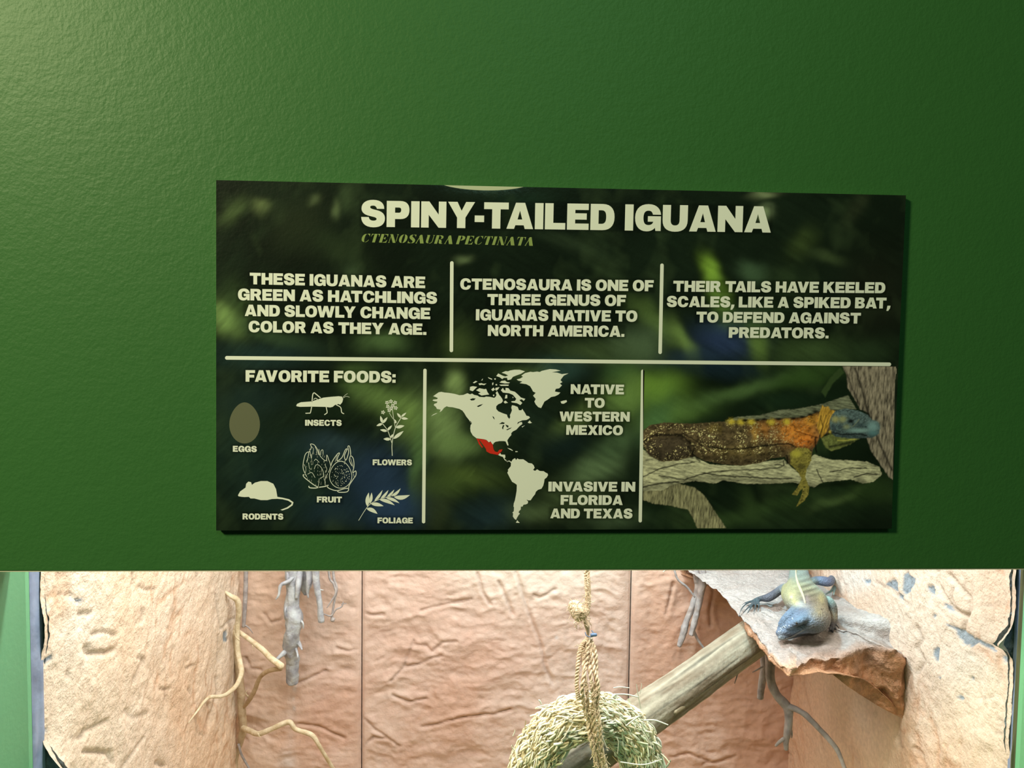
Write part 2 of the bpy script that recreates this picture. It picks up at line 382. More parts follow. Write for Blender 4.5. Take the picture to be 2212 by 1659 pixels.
def panel(xa, xb, seed, nsp):
    st = 0.0026; nx = int((xb-xa)/st)+2; z0, z1 = ZFL, 1.62; nz = int((z1-z0)/st)+2
    X, Z = np.meshgrid(np.linspace(xa, xb, nx), np.linspace(z0, z1, nz), indexing='ij')
    P = np.stack([X, np.full_like(X, YBK), Z], -1); px, py = proj(P)
    wx = X+0.03*fbm(X*9, Z*9, None, 3, seed+9); wz = Z+0.03*fbm(X*9+40, Z*9, None, 3, seed+10)
    rd = ridged(wx*9, wz*17, None, 4, seed)
    d = 0.0042*rd+0.004*fbm(wx*6, wz*9, None, 4, seed+3)+0.0022*ridged(wx*26, wz*44, None, 3, seed+6)+0.0010*fbm(X*80, Z*130, None, 3, seed+4)
    n0 = 0.5+0.5*vnoise(X*45, Z*45, None, seed+60)
    for c in CRE:
        dd = seg_dist(px, py, c); d = d-0.0034*np.exp(-(dd/(2.0+1.2*n0))**2)*(0.6+0.8*n0)+0.0014*np.exp(-((dd-8)/6)**2)
    e = np.minimum(X-xa, xb-X); d = d*sstep(0, 0.02, e)-0.006*(1-sstep(0, 0.004, e))
    Y = YBK-d
    n1 = fbm(wx*5, wz*5, None, 4, seed+20); n2 = fbm(X*40, Z*70, None, 3, seed+21)
    base = np.array([0.58, 0.39, 0.31]); pale = np.array([0.72, 0.60, 0.52]); org = np.array([0.58, 0.33, 0.22]); grey = np.array([0.55, 0.55, 0.56])
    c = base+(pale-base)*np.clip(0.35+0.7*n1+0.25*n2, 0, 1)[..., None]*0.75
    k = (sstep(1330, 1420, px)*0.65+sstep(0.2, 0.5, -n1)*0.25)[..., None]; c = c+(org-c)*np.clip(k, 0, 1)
    top = (np.exp(-((px-1170)/170)**2-((py-1230)/70)**2)*0.8)[..., None]; c = c+(np.array([0.74, 0.66, 0.56])-c)*top  # whitish patch at the top: the brighter light there is painted in
    lf = (sstep(700, 560, px)*0.55)[..., None]; c = c+(np.array([0.74, 0.55, 0.42])-c)*lf  # left panel lightened, its bright lighting put into the colour
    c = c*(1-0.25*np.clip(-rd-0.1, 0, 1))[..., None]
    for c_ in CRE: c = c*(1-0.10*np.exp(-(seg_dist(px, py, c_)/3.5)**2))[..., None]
    # pale mineral drip marks below the hanging driftwood
    for (x, y, sx, sy, a) in [(637, 1485, 4, 7, .9), (636, 1528, 3, 6, .9), (634, 1508, 2.5, 4, .5), (620, 1645, 22, 26, .65), (628, 1560, 9, 90, .22), (575, 1570, 18, 60, .15), (1202, 1376, 4, 4, .8)]:
        g = np.exp(-((px-x)/sx)**2-((py-y)/sy)**2)*a*(0.8+0.3*n2); c = c+(grey*1.15-c)*np.clip(g, 0, 1)[..., None]
    v = np.stack([X, Y, Z], -1).reshape(-1, 3)
    nv = nx*nz
    f = gridf(nx, nz)[:, ::-1]
    # thickness: return the four rims to the board
    rim = np.concatenate([np.arange(nz), np.arange(nx)*nz+nz-1, (nx-1)*nz+np.arange(nz)[::-1], (np.arange(nx)*nz)[::-1]])
    rv = v[rim].copy(); rv[:, 1] = YBK+.011
    rf = np.stack([rim[:-1], rim[1:], nv+np.arange(len(rim)-1)+1, nv+np.arange(len(rim)-1)], 1)
    cc = c.reshape(-1, 3); return np.vstack([v, rv]), np.vstack([f, rf[:, ::-1]]), np.vstack([cc, cc[rim]*0.6])
s1x = float(PY(781, 1400, YBK)[0]); s2x = float(PY(1361, 1400, YBK)[0])
for xa, xb, sd in ((XLB-.04, s1x-.0008, 11), (s1x+.0008, s2x-.0008, 23), (s2x+.0008, XRB+.05, 37)):
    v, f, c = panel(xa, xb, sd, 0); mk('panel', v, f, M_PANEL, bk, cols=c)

# side walls of plaster rock
EDL = [(1200, 86), (1232, 88), (1290, 87), (1320, 91), (1345, 96), (1380, 97), (1405, 92), (1430, 87), (1500, 88), (1580, 89), (1612, 95), (1635, 109), (1659, 130), (1700, 160), (1800, 190)]
EDR = [(p/3.695+1210, q/3.695+1792) for p, q in [(0, 1495), (70, 1492), (150, 1480), (300, 1490), (450, 1480), (550, 1450), (620, 1400), (690, 1340), (735, 1425), (800, 1465), (1000, 1465), (1250, 1450), (1400, 1430), (1500, 1435), (1659, 1455), (2000, 1460)]]
PATCH = [zb_(c, 1792) for c in [
    [(450, 190), (500, 160), (550, 160), (560, 250), (520, 235), (480, 215)], [(600, 110), (620, 100), (690, 150), (680, 190), (640, 250), (610, 275), (590, 240)],
    [(790, 210), (830, 205), (855, 240), (845, 275), (810, 260)],
    [(920, 490), (1000, 525), (1100, 580), (1170, 630), (1290, 690), (1320, 745), (1180, 655), (1130, 695), (1040, 635), (1010, 560)],
    [(850, 700), (885, 690), (892, 750), (880, 815), (840, 770)], [(890, 930), (915, 930), (910, 960)], [(1025, 1090), (1050, 1070), (1068, 1100), (1045, 1122)], [(1118, 932), (1138, 930), (1135, 952), (1120, 950)],
    [(560, 265), (600, 280), (590, 320), (560, 295)], [(1350, 760), (1420, 770), (1410, 820), (1360, 800)], [(840, 435), (870, 435), (865, 455), (845, 455)], [(280, 150), (330, 150), (325, 185), (290, 180)],
    [(925, 340), (960, 350), (1000, 400), (980, 410), (940, 380)]]]
PATCH += [zb_([(342, 575), (372, 562), (386, 640), (352, 655)], 390)]
PATCH += [zb_(c, 0) for c in [[(590, 310), (640, 300), (660, 325), (620, 345)], [(350, 800), (420, 760), (425, 790), (375, 830)], [(350, 1370), (380, 1330), (385, 1370)]]]
GRV = [(zb_(c, 0), wd, dp) for c, wd, dp in [
    ([(1040, 100), (1050, 170), (1040, 210)], 3, .006), ([(1100, 210), (1160, 235), (1230, 230)], 3, .006), ([(480, 270), (560, 280), (620, 330)], 3, .004),
    ([(640, 430), (700, 425)], 5, .008), ([(720, 590), (800, 570), (890, 600)], 4, .008), ([(670, 700), (680, 745), (800, 740), (870, 720)], 5, .010), ([(1120, 400), (1130, 450), (1105, 500)], 4, .007),
    ([(640, 1420), (660, 1350)], 4, .008), ([(540, 1420), (650, 1420)], 3, .004), ([(650, 1530), (740, 1530), (850, 1540), (880, 1620)], 4.5, .010), ([(1080, 780), (1130, 790), (1090, 880), (1050, 960)], 5, .006),
    ([(1290, 1030), (1350, 1030)], 3, .006), ([(1325, 1030), (1330, 1110)], 3, .004), ([(1000, 1200), (1050, 1260), (1180, 1220)], 5, .005), ([(830, 1280), (700, 1350), (640, 1400)], 5, .005),
    ([(1270, 1620), (1310, 1640)], 5, .010), ([(1500, 860), (1540, 840)], 3, .006), ([(540, 880), (540, 930)], 4, .006), ([(960, 1659), (1040, 1560), (1150, 1420)], 4, .004)]]
GRV += [(zb_(c, 390), wd, dp) for c, wd, dp in [
    ([(280, 280), (300, 380), (310, 470), (320, 550)], 2.6, .007), ([(320, 550), (400, 480), (440, 460)], 2.6, .005), ([(295, 600), (300, 750), (320, 800)], 2.4, .006),
    ([(300, 930), (295, 1060), (250, 1200), (200, 1330)], 3.2, .007), ([(120, 90), (130, 170)], 2, .004), ([(210, 1120), (230, 1170)], 4, .007), ([(70, 1030), (85, 1055)], 3, .008), ([(120, 1260), (140, 1380), (190, 1400)], 3, .004)]]
GRR = [(zb_(c, 1792), wd, dp) for c, wd, dp in [
    ([(870, 80), (880, 200), (930, 290), (1010, 400), (1100, 440)], 4, .008), ([(980, 120), (1060, 230), (1120, 300), (1130, 390), (1100, 450), (1075, 560)], 4, .008), ([(1000, 220), (985, 300), (1040, 420)], 3.5, .005),
    ([(1230, 360), (1280, 360)], 2.2, .003), ([(1340, 880), (1350, 920), (1320, 1000)], 3, .005), ([(1340, 1320), (1400, 1320)], 3, .004), ([(1320, 1380), (1400, 1380)], 3, .004), ([(1330, 1270), (1370, 1290)], 3, .004),
    ([(680, 1500), (740, 1560), (750, 1640)], 4, .006), ([(1220, 1100), (1275, 1095)], 2.5, .004), ([(560, 1250), (550, 1400), (570, 1500)], 5, .004), ([(700, 540), (740, 640), (700, 700), (760, 800), (710, 900)], 5, .007),
    ([(380, 180), (520, 240), (600, 330), (660, 360)], 3, .005), ([(620, 20), (650, 330)], 2.5, .003)]]
GRR += [(zb_(c, 1400), wd, dp) for c, wd, dp in [([(1240, 880), (1245, 1000), (1280, 1150), (1310, 1230)], 4, .006), ([(1150, 870), (1140, 1000), (1120, 1080)], 4, .006), ([(1380, 1400), (1390, 1500)], 2.5, .004), ([(1160, 1450), (1170, 1520), (1190, 1600)], 3, .006), ([(1040, 1450), (1150, 1570)], 2, .003)]]
def side_wall(left):
    xf, xb = (XLF, XLB) if left else (XRF, XRB)
    ys = np.concatenate([np.linspace(0, 1, 14)**1.4*0.02, 0.02+np.linspace(0, 1, 190)[1:]*(YBK+0.02-YF-0.02)]); ys = YF+ys
    zs = np.arange(ZFL, 1.55, 0.0027)
    Y, Z = np.meshgrid(ys, zs, indexing='ij'); t = (Y-YF)/(YBK-YF)
    X = xf+(xb-xf)*t
    P = np.stack([X, Y, Z], -1); px, py = proj(P); sd = 5 if left else 70
    wy = Y+0.02*fbm(Y*12, Z*12, None, 3, sd+8); wz = Z+0.02*fbm(Y*12+30, Z*12, None, 3, sd+9)
    fine = fbm(wy*60, wz*45, None, 4, sd+1)
    pit = np.clip(ridged(wy*34, wz*26, None, 3, sd+2)-0.35, 0, 1)*sstep(-0.1, 0.35, fbm(Y*7, Z*7, None, 2, sd+3))
    d = 0.009*fbm(wy*7, wz*6, None, 4, sd)+0.0022*fine-0.0035*pit
    for g, wd, dp in (GRV if left else GRR):
        dd = seg_dist(px, py, g); d = d-dp*0.5*np.exp(-(dd/wd)**2)
    d = d*sstep(0.0, 0.03, Y-YF)
    # front lip follows the rough cast edge
    EY = np.array([e[0] for e in (EDL if left else EDR)]); EX = np.array([e[1] for e in (EDL if left else EDR)])
    z1 = Z[0]; q = np.stack([np.full_like(z1, xf), np.full_like(z1, YF), z1], -1); _, pyz = proj(q)
    ex = np.interp(pyz, EY, EX)+1.2*vnoise(pyz*0.16, pyz*0, None, sd); xe = np.array([PY(a, b, YF)[0] for a, b in zip(ex, pyz)])
    dx = (xe-xf)[None, :]
    fall = np.exp(-(Y-YF)/(0.022 if left else 0.009))
    lipround = -0.006*(1-sstep(0, 0.012, Y-YF))
    sg = 1 if left else -1
    X = X+sg*d+dx*fall+sg*lipround*0
    Yo = Y+0.0*X
    # round the lip: first columns curl back
    k = np.clip(1-(Y-YF)/0.008, 0, 1); X = X-sg*0.0*k; 
    n1 = fbm(wy*6, wz*6, None, 4, sd+20)
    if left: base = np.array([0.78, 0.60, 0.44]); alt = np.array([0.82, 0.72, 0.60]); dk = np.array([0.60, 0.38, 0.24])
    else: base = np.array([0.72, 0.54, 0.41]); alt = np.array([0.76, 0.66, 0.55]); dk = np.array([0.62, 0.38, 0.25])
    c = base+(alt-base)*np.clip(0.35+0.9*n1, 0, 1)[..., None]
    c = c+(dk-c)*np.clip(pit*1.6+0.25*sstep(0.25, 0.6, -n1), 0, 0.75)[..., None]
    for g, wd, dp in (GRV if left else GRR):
        c = c*(1-0.22*np.exp(-(seg_dist(px, py, g)/wd)**2))[..., None]  # grooves darkened, recess shade put into the colour
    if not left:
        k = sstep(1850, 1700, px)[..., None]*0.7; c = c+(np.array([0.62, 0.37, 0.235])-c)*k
        g = (np.exp(-((px-1850)/50)**2-((py-1250)/35)**2)*0.7)[..., None]; c = c+(np.array([.7, .7, .66])-c)*g
    wob = 2.2*fbm(px*0.12, py*0.12, None, 3, 3)
    for pc in PATCH:
        a = 1-sstep(-0.8, 0.8, poly_sd(px, py, pc)+wob); gc = np.array([0.27, 0.33, 0.38])*(1+0.2*vnoise(px*.2, py*.2, None, 4))[..., None]
        c = c+(gc-c)*a[..., None]*0.95; X = X-sg*0.0018*a
    # small drilled specks
    v = np.stack([X, Yo, Z], -1).reshape(-1, 3); ny, nz = X.shape
    # front return strip
    strip = []
    for j, (oy, oxx) in enumerate(((0.0008, -0.0006), (0.002, -0.0010), (0.0035, -0.0010))):
        s = np.stack([X[0]-(-1 if not left else 1)*(-oxx)*1.0, Yo[0]+oy, Z[0]], -1); strip.append(s)
    rows = [strip[2], strip[1], strip[0]]
    base_i = len(v); vv = [v]
    for r in rows: vv.append(r)
    vv = np.vstack(vv); ff = [gridf(ny, nz)]
    idx = [base_i+np.arange(nz), base_i+nz+np.arange(nz), base_i+2*nz+np.arange(nz), np.arange(nz)]
    for a, b in zip(idx[:-1], idx[1:]): ff.append(np.stack([a[:-1], a[1:], b[1:], b[:-1]], 1))
    ff = np.vstack(ff)
    if not left: ff = ff[:, ::-1]
    cc = c.reshape(-1, 3); e = c[0]; cc = np.vstack([cc, e*0.6, e*0.8, e*.95])
    return vv, ff, cc
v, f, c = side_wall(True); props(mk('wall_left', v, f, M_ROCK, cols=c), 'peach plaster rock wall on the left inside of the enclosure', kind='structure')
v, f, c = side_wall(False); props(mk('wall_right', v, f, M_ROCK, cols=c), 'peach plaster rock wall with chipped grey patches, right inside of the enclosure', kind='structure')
# outer shell behind the plaster, floor and ceiling
V, F = box(XL-.05, XL-.021, 0.102, YBK+.05, ZFL-.03, ZTOP); props(mk('wall_outer_left', V, F, M_DARKROCK, smooth=False), kind='structure')
V, F = box(XR+.021, XR+.05, 0.102, YBK+.05, ZFL-.03, ZTOP); props(mk('wall_outer_right', V, F, M_DARKROCK, smooth=False), kind='structure')
V, F = box(XL-.02, XR+.02, 0.102, YBK+.05, ZFL-.03, ZFL); props(mk('floor', V, F, M_SAND, smooth=False), kind='structure')
V, F = box(XL-.05, XR+.05, 0.102, YBK+.05, ZTOP, ZTOP+.02); props(mk('ceiling', V, F, M_CREAM, smooth=False), kind='structure')
# bare mortar showing behind the rough plaster edges
def mortar(left):
    E_ = EDL if left else EDR; xf = XLF if left else XRF; z = np.linspace(ZS+.01, ZB+.05, 220)
    _, pyz = proj(np.stack([np.full_like(z, xf), np.full_like(z, YF), z], -1))
    xe = np.array([PY(a_, b_, YF)[0] for a_, b_ in zip(np.interp(pyz, [e[1-1] for e in E_], [e[1] for e in E_]), pyz)])
    u = np.linspace(0, 1, 16); sg = 1 if left else -1; xa = xf-sg*.0035
    Z, U = np.meshgrid(z, u, indexing='ij'); X = xa+(xe[:, None]+sg*.0005-xa)*U; Yq = YF+.008+.003*fbm(X*160, Z*160, None, 4, 2)
    f = gridf(220, 16)[:, ::-1]; mk('bare_mortar', np.stack([X, Yq, Z], -1).reshape(-1, 3), f, M_DARKROCK, win)
mortar(True); mortar(False)

# ------------------------------------------------------------------ glyphs (flat print)
G = {
'A': (1.02, 'M0 0L.35 1L.70 1L1.02 0L.70 0L.66 .14L.34 .14L.29 0Z M.51 .70L.42 .36L.60 .36Z'),
'B': (.88, 'M0 0L0 1L.52 1C.74 1 .84 .90 .84 .75C.84 .63 .77 .56 .68 .53C.80 .50 .88 .42 .88 .28C.88 .10 .76 0 .54 0Z M.31 .62L.46 .62C.52 .62 .545 .65 .545 .69C.545 .74 .52 .77 .46 .77L.31 .77Z M.31 .22L.48 .22C.55 .22 .575 .26 .575 .31C.575 .37 .55 .41 .48 .41L.31 .41Z'),
'C': (.96, 'M.96 .63C.94 .88 .76 1.02 .49 1.02C.18 1.02 0 .82 0 .50C0 .18 .18 -.02 .49 -.02C.76 -.02 .94 .12 .96 .38L.66 .38C.64 .27 .59 .22 .49 .22C.37 .22 .32 .31 .32 .50C.32 .69 .37 .78 .49 .78C.59 .78 .64 .73 .65 .63Z'),
'D': (.92, 'M0 0L0 1L.46 1C.76 1 .92 .82 .92 .5C.92 .18 .76 0 .46 0Z M.31 .24L.42 .24C.55 .24 .60 .32 .60 .5C.60 .68 .55 .76 .42 .76L.31 .76Z'),
'E': (.83, 'M0 0L0 1L.82 1L.82 .76L.31 .76L.31 .63L.75 .63L.75 .39L.31 .39L.31 .24L.83 .24L.83 0Z'),
'F': (.80, 'M0 0L0 1L.80 1L.80 .75L.32 .75L.32 .60L.73 .60L.73 .36L.32 .36L.32 0Z'),
'G': (.99, 'M.99 .62C.97 .86 .80 1.02 .51 1.02C.19 1.02 0 .83 0 .5C0 .17 .17 -.02 .44 -.02C.59 -.02 .70 .03 .77 .12L.79 0L.99 0L.99 .56L.49 .56L.49 .35L.70 .35C.68 .27 .62 .22 .51 .22C.37 .22 .32 .32 .32 .5C.32 .68 .38 .77 .51 .77C.61 .77 .66 .72 .68 .62Z'),
'H': (.95, 'M0 0L0 1L.32 1L.32 .63L.63 .63L.63 1L.95 1L.95 0L.63 0L.63 .37L.32 .37L.32 0Z'),
'I': (.32, 'M0 0L0 1L.32 1L.32 0Z'),
'K': (1.0, 'M0 0L0 1L.32 1L.32 .63L.60 1L.97 1L.62 .58L1.0 0L.63 0L.41 .36L.32 .26L.32 0Z'),
'L': (.78, 'M0 0L0 1L.32 1L.32 .25L.78 .25L.78 0Z'),
'M': (1.18, 'M0 0L0 1L.40 1L.59 .44L.78 1L1.18 1L1.18 0L.89 0L.89 .60L.70 0L.48 0L.29 .60L.29 0Z'),
'N': (.96, 'M0 0L0 1L.31 1L.67 .50L.67 1L.96 1L.96 0L.67 0L.29 .49L.29 0Z'),
'O': (1.02, 'M.51 1.02C.18 1.02 0 .83 0 .5C0 .17 .18 -.02 .51 -.02C.84 -.02 1.02 .17 1.02 .5C1.02 .83 .84 1.02 .51 1.02Z M.51 .78C.64 .78 .70 .69 .70 .5C.70 .31 .64 .22 .51 .22C.38 .22 .32 .31 .32 .5C.32 .69 .38 .78 .51 .78Z'),
'P': (.87, 'M0 0L0 1L.52 1C.76 1 .87 .87 .87 .66C.87 .44 .76 .31 .52 .31L.32 .31L.32 0Z M.32 .55L.46 .55C.53 .55 .555 .59 .555 .655C.555 .72 .53 .75 .46 .75L.32 .75Z'),
'R': (.94, 'M0 0L0 1L.55 1C.79 1 .89 .89 .89 .70C.89 .56 .83 .47 .73 .43L.94 0L.60 0L.43 .37L.32 .37L.32 0Z M.32 .59L.48 .59C.54 .59 .57 .62 .57 .68C.57 .74 .54 .77 .48 .77L.32 .77Z'),
'S': (.91, 'M.88 .69L.60 .69C.58 .77 .53 .81 .46 .81C.38 .81 .34 .79 .34 .755C.34 .70 .41 .68 .52 .655L.60 .635C.80 .59 .91 .49 .91 .32C.91 .10 .74 -.02 .47 -.02C.18 -.02 .01 .12 0 .37L.29 .37C.31 .27 .37 .235 .47 .235C.55 .235 .59 .26 .59 .30C.59 .35 .52 .37 .42 .39L.30 .42C.12 .46 .01 .55 .01 .70C.01 .90 .18 1.03 .45 1.03C.72 1.03 .88 .92 .88 .69Z'),
'T': (.94, 'M0 .74L0 1L.94 1L.94 .74L.63 .74L.63 0L.31 0L.31 .74Z'),
'U': (.96, 'M0 1L.31 1L.31 .42C.31 .28 .37 .22 .48 .22C.59 .22 .65 .28 .65 .42L.65 1L.96 1L.96 .42C.96 .12 .78 -.02 .48 -.02C.18 -.02 0 .12 0 .42Z'),
'V': (1.02, 'M0 1L.34 1L.51 .38L.68 1L1.02 1L.68 0L.33 0Z'),
'W': (1.5, 'M0 1L.32 1L.43 .42L.58 1L.92 1L1.07 .42L1.18 1L1.5 1L1.24 0L.92 0L.75 .60L.58 0L.26 0Z'),
'X': (1.04, 'M0 0L.34 .51L.02 1L.39 1L.53 .74L.67 1L1.02 1L.70 .52L1.04 0L.67 0L.52 .28L.36 0Z'),
'Y': (1.03, 'M0 1L.36 1L.52 .66L.69 1L1.03 1L.67 .40L.67 0L.35 0L.35 .40Z'),
'.': (.28, 'M0 0L0 .26L.28 .26L.28 0Z'), ':': (.28, 'M0 0L0 .27L.28 .27L.28 0Z M0 .47L0 .74L.28 .74L.28 .47Z'),
',': (.30, 'M0 0L.04 .26L.32 .26L.28 .02L.12 -.22L-.04 -.22Z'), '-': (.36, 'M0 .24L0 .49L.36 .49L.36 .24Z'),
}
KERN = {'TA': -.14, 'AT': -.14, 'AV': -.16, 'VA': -.16, 'LY': -.12, 'AY': -.1, 'LT': -.1, 'Y-': -.07, '-T': -.07, 'AG': -.03, 'WL': 0, 'FO': -.03, 'EY': -.02, 'TO': -.03, 'PR': 0, 'OW': -.06, 'FA': -.08, 'RA': -.03, 'TH': 0, 'LO': -.03}
GI = {
'C': (.74, 'M.38 .98C.1 .98 0 .75 0 .5C0 .25 .1 .02 .38 .02C.29 .15 .27 .3 .27 .5C.27 .7 .29 .85 .38 .98Z M.46 1L.72 1L.74 .66C.68 .85 .58 .93 .46 .95Z M.46 0C.62 .02 .71 .12 .75 .30L.71 .30C.66 .15 .58 .07 .46 .05Z'),
'T': (.82, 'M.27 0L.27 1L.55 1L.55 0Z M0 1L.21 1L.21 .95C.1 .93 .05 .85 .03 .68L0 .68Z M.82 1L.61 1L.61 .95C.72 .93 .77 .85 .79 .68L.82 .68Z'),
'E': (.74, 'M0 0L0 1L.28 1L.28 0Z M.34 1L.70 1L.71 .7L.68 .7C.64 .88 .55 .94 .34 .95Z M.34 .53L.52 .66L.52 .36L.34 .49Z M.34 0L.72 0L.74 .32L.71 .32C.66 .12 .55 .06 .34 .05Z'),
'N': (.88, 'M0 1L.27 1L.78 0L.50 0Z M0 0L.2 0L.13 .06L.13 .66L.08 .75L.08 .06Z M.64 1L.88 1L.81 .94L.81 .12L.76 .22L.76 .94Z'),
'O': (.80, 'M.36 1C.1 .98 0 .75 0 .5C0 .25 .1 .02 .36 0C.29 .15 .27 .3 .27 .5C.27 .7 .29 .85 .36 1Z M.44 0C.70 .02 .80 .25 .80 .5C.80 .75 .70 .98 .44 1C.51 .85 .53 .7 .53 .5C.53 .3 .51 .15 .44 0Z'),
'S': (.70, 'M.03 .74C.03 .9 .14 1 .32 1L.36 .96C.3 .93 .27 .88 .3 .8C.35 .68 .70 .55 .70 .28C.70 .1 .6 0 .42 0L.37 .04C.47 .08 .5 .15 .46 .24C.4 .38 .03 .48 .03 .74Z M.42 1L.66 1L.66 .68C.62 .87 .55 .95 .42 .96Z M.31 0L.02 0L.02 .32C.06 .14 .15 .06 .31 .04Z'),
'A': (.86, 'M.28 1L.46 1L.86 0L.50 0L.20 .80Z M0 0L.2 0L.13 .06L.27 .58L.23 .68L.06 .06Z'),
'U': (.82, 'M0 1L.30 1L.30 .3C.30 .18 .34 .1 .40 .04C.12 .02 .06 .16 .06 .34L.06 .9Z M.46 0C.68 .02 .74 .16 .74 .34L.74 .94L.82 1L.58 1L.68 .94L.68 .34C.68 .2 .62 .08 .46 .05Z'),
'R': (.84, 'M0 0L0 1L.28 1L.28 0Z M.34 1C.6 1 .74 .92 .74 .75C.74 .62 .62 .56 .50 .54C.58 .62 .58 .86 .34 .95Z M.34 .50C.62 .50 .66 .4 .68 .2C.70 .04 .80 .03 .84 .06C.76 -.02 .44 -.04 .42 .16C.40 .3 .44 .42 .34 .46Z'),
'P': (.74, 'M0 0L0 1L.28 1L.28 0Z M.34 1C.6 1 .74 .90 .74 .72C.74 .54 .6 .44 .34 .44L.34 .49C.5 .56 .5 .88 .34 .95Z'),
'I': (.30, 'M0 0L0 1L.28 1L.28 0Z'),
}
def parse(p):
    import re
    loops = []; cur = None; toks = re.findall(r'[MLCZ]|-?\d*\.?\d+', p); i = 0
    while i < len(toks):
        t = toks[i]; i += 1
        if t == 'M': cur = [(float(toks[i]), float(toks[i+1]))]; i += 2
        elif t == 'L': cur.append((float(toks[i]), float(toks[i+1]))); i += 2
        elif t == 'C':
            q = [float(toks[i+k]) for k in range(6)]; i += 6; p0 = cur[-1]
            for s in np.linspace(0, 1, 8)[1:]:
                a, b, c, d = (1-s)**3, 3*s*(1-s)**2, 3*s*s*(1-s), s**3
                cur.append((a*p0[0]+b*q[0]+c*q[2]+d*q[4], a*p0[1]+b*q[1]+c*q[3]+d*q[5]))
        else: loops.append(cur); cur = None
    return loops
YSF = -0.0062                       # printed face of the sign
SIGN_C = PY(1204, 1144, YSF); 
def fill2d(loops):
    """triangulate closed loops (even-odd) given in picture-plane units; returns 2D verts, faces"""
    cu = bpy.data.curves.new('tmp', 'CURVE'); cu.dimensions = '2D'; cu.fill_mode = 'BOTH'
    for lp in loops:
        s = cu.splines.new('POLY'); s.points.add(len(lp)-1)
        for k, (x, y) in enumerate(lp): s.points[k].co = (x*0.01, -y*0.01, 0, 1)
        s.use_cyclic_u = True
    o = bpy.data.objects.new('tmp', cu); COL.objects.link(o)
    me = o.to_mesh(); V = np.array([tuple(v.co) for v in me.vertices])*100; Fa = [tuple(p.vertices) for p in me.polygons]
    o.to_mesh_clear(); bpy.data.objects.remove(o); bpy.data.curves.remove(cu)
    if len(V) == 0: return np.zeros((0, 2)), []
    return np.stack([V[:, 0], -V[:, 1]], 1), Fa
def bulge(px, py):                  # the laminate lifts a little at the middle of its top edge
    top = 389+(np.asarray(px)-467)*0.02215
    s = np.clip(1-(np.asarray(py)-top)/24.0, 0, 1); g = np.exp(-((np.asarray(px)-1045)/95.0)**2)
    return 0.0009*s**1.7*g
def print_part(name, loops_list, mat, parent, layer=1, label=None):
    """loops_list: list of groups; each group (loops in photo px measured on the sign) is filled by itself"""
    V = []; F = []; o = 0
    for loops in loops_list:
        v, f = fill2d(loops)
        if len(v) == 0: continue
        P = PY(v[:, 0], v[:, 1], YSF-0.00008*layer); P[:, 1] += bulge(v[:, 0], v[:, 1])
        V.append(P); F += [tuple(i+o for i in q) for q in f]; o += len(v)
    ob = mk(name, np.vstack(V), F, mat, parent, smooth=False)
    if label: ob['label'] = label
    return ob
def text_loops(s, xl, xr, yl, yr, cap, font=G, sp=.065, word=.40, slant=0.0):
    adv = []; x = 0; prev = ''
    for ch in s:
        if ch == ' ': x += word-sp; prev = ''; continue
        x += KERN.get(prev+ch, 0) if font is G else (-.06 if ch == 'A' and prev in 'TNS' or prev == 'A' and ch in 'TU' else 0)
        adv.append((ch, x)); x += font[ch][0]+sp; prev = ch
    W = x-sp; out = []
    W += slant*0.0
    sx = (xr-xl)/W
    for ch, x0 in adv:
        g = []
        for lp in parse(font[ch][1]):
            q = []
            for (a, b) in lp:
                X = xl+(x0+a+slant*b)*sx; base = yl+(yr-yl)*(X-xl)/(xr-xl); lean = 0.0444*(X-467)/1490
                q.append((X+lean*b*cap, base-b*cap))
            g.append(q)
        out.append(g)
    return out
def ribbon(pts, wd, taper=False):
    P = catmull(np.array([(a, b, 0) for a, b in pts], float), max(6, len(pts)*5))[:, :2] if len(pts) > 2 else np.array(pts, float)
    T = np.gradient(P, axis=0); T /= np.linalg.norm(T, axis=1)[:, None]+1e-9; Nn = np.stack([-T[:, 1], T[:, 0]], 1)
    ww = np.full(len(P), wd/2.0)
    if taper: ww = ww*np.linspace(1, 0.25, len(P))
    L_ = P+Nn*ww[:, None]; R_ = P-Nn*ww[:, None]
    return [tuple(p) for p in L_]+[tuple(p) for p in R_[::-1]]
def bar(p0, p1, wd):
    p0 = np.array(p0, float); p1 = np.array(p1, float); t = (p1-p0)/np.linalg.norm(p1-p0); n = np.array([-t[1], t[0]]); r = wd/2; out = []
    for a in np.linspace(-90, 90, 9): out.append(tuple(p1+r*(t*math.cos(math.radians(a))+n*math.sin(math.radians(a)))))
    for a in np.linspace(90, 270, 9): out.append(tuple(p0+r*(t*math.cos(math.radians(a))+n*math.sin(math.radians(a)))))
    return out
def leaf(b, t, wd, bend=0.0):
    b = np.array(b, float); t = np.array(t, float); d = t-b; n = np.array([-d[1], d[0]])/np.linalg.norm(d); u = np.linspace(0, 1, 9)
    prof = np.sin(np.pi*u**0.8)**0.9*wd/2; mid = b+d*u[:, None]+n*(bend*np.sin(np.pi*u))[:, None]
    return [tuple(p) for p in mid+n*prof[:, None]]+[tuple(p) for p in (mid-n*prof[:, None])[::-1][1:-1]]

# ------------------------------------------------------------------ information sign
sign = thing('information_sign', PY(1196, 1144, 0.0), 'glossy dark green sign titled SPINY-TAILED IGUANA mounted flat on the green wall', 'sign')
COR = [(467, 389), (1957, 422), (1925, 1142), (467, 1146)]
def sgrid(corners, nu, nv):
    u, v = np.meshgrid(np.linspace(0, 1, nu), np.linspace(0, 1, nv), indexing='ij')
    c = [np.array(PY(a, b, YSF)) for a, b in corners]
    P = (c[0]*((1-u)*(1-v))[..., None]+c[1]*(u*(1-v))[..., None]+c[2]*(u*v)[..., None]+c[3]*((1-u)*v)[..., None])
    px, py = proj(P.reshape(-1, 3)); return P.reshape(-1, 3), px, py
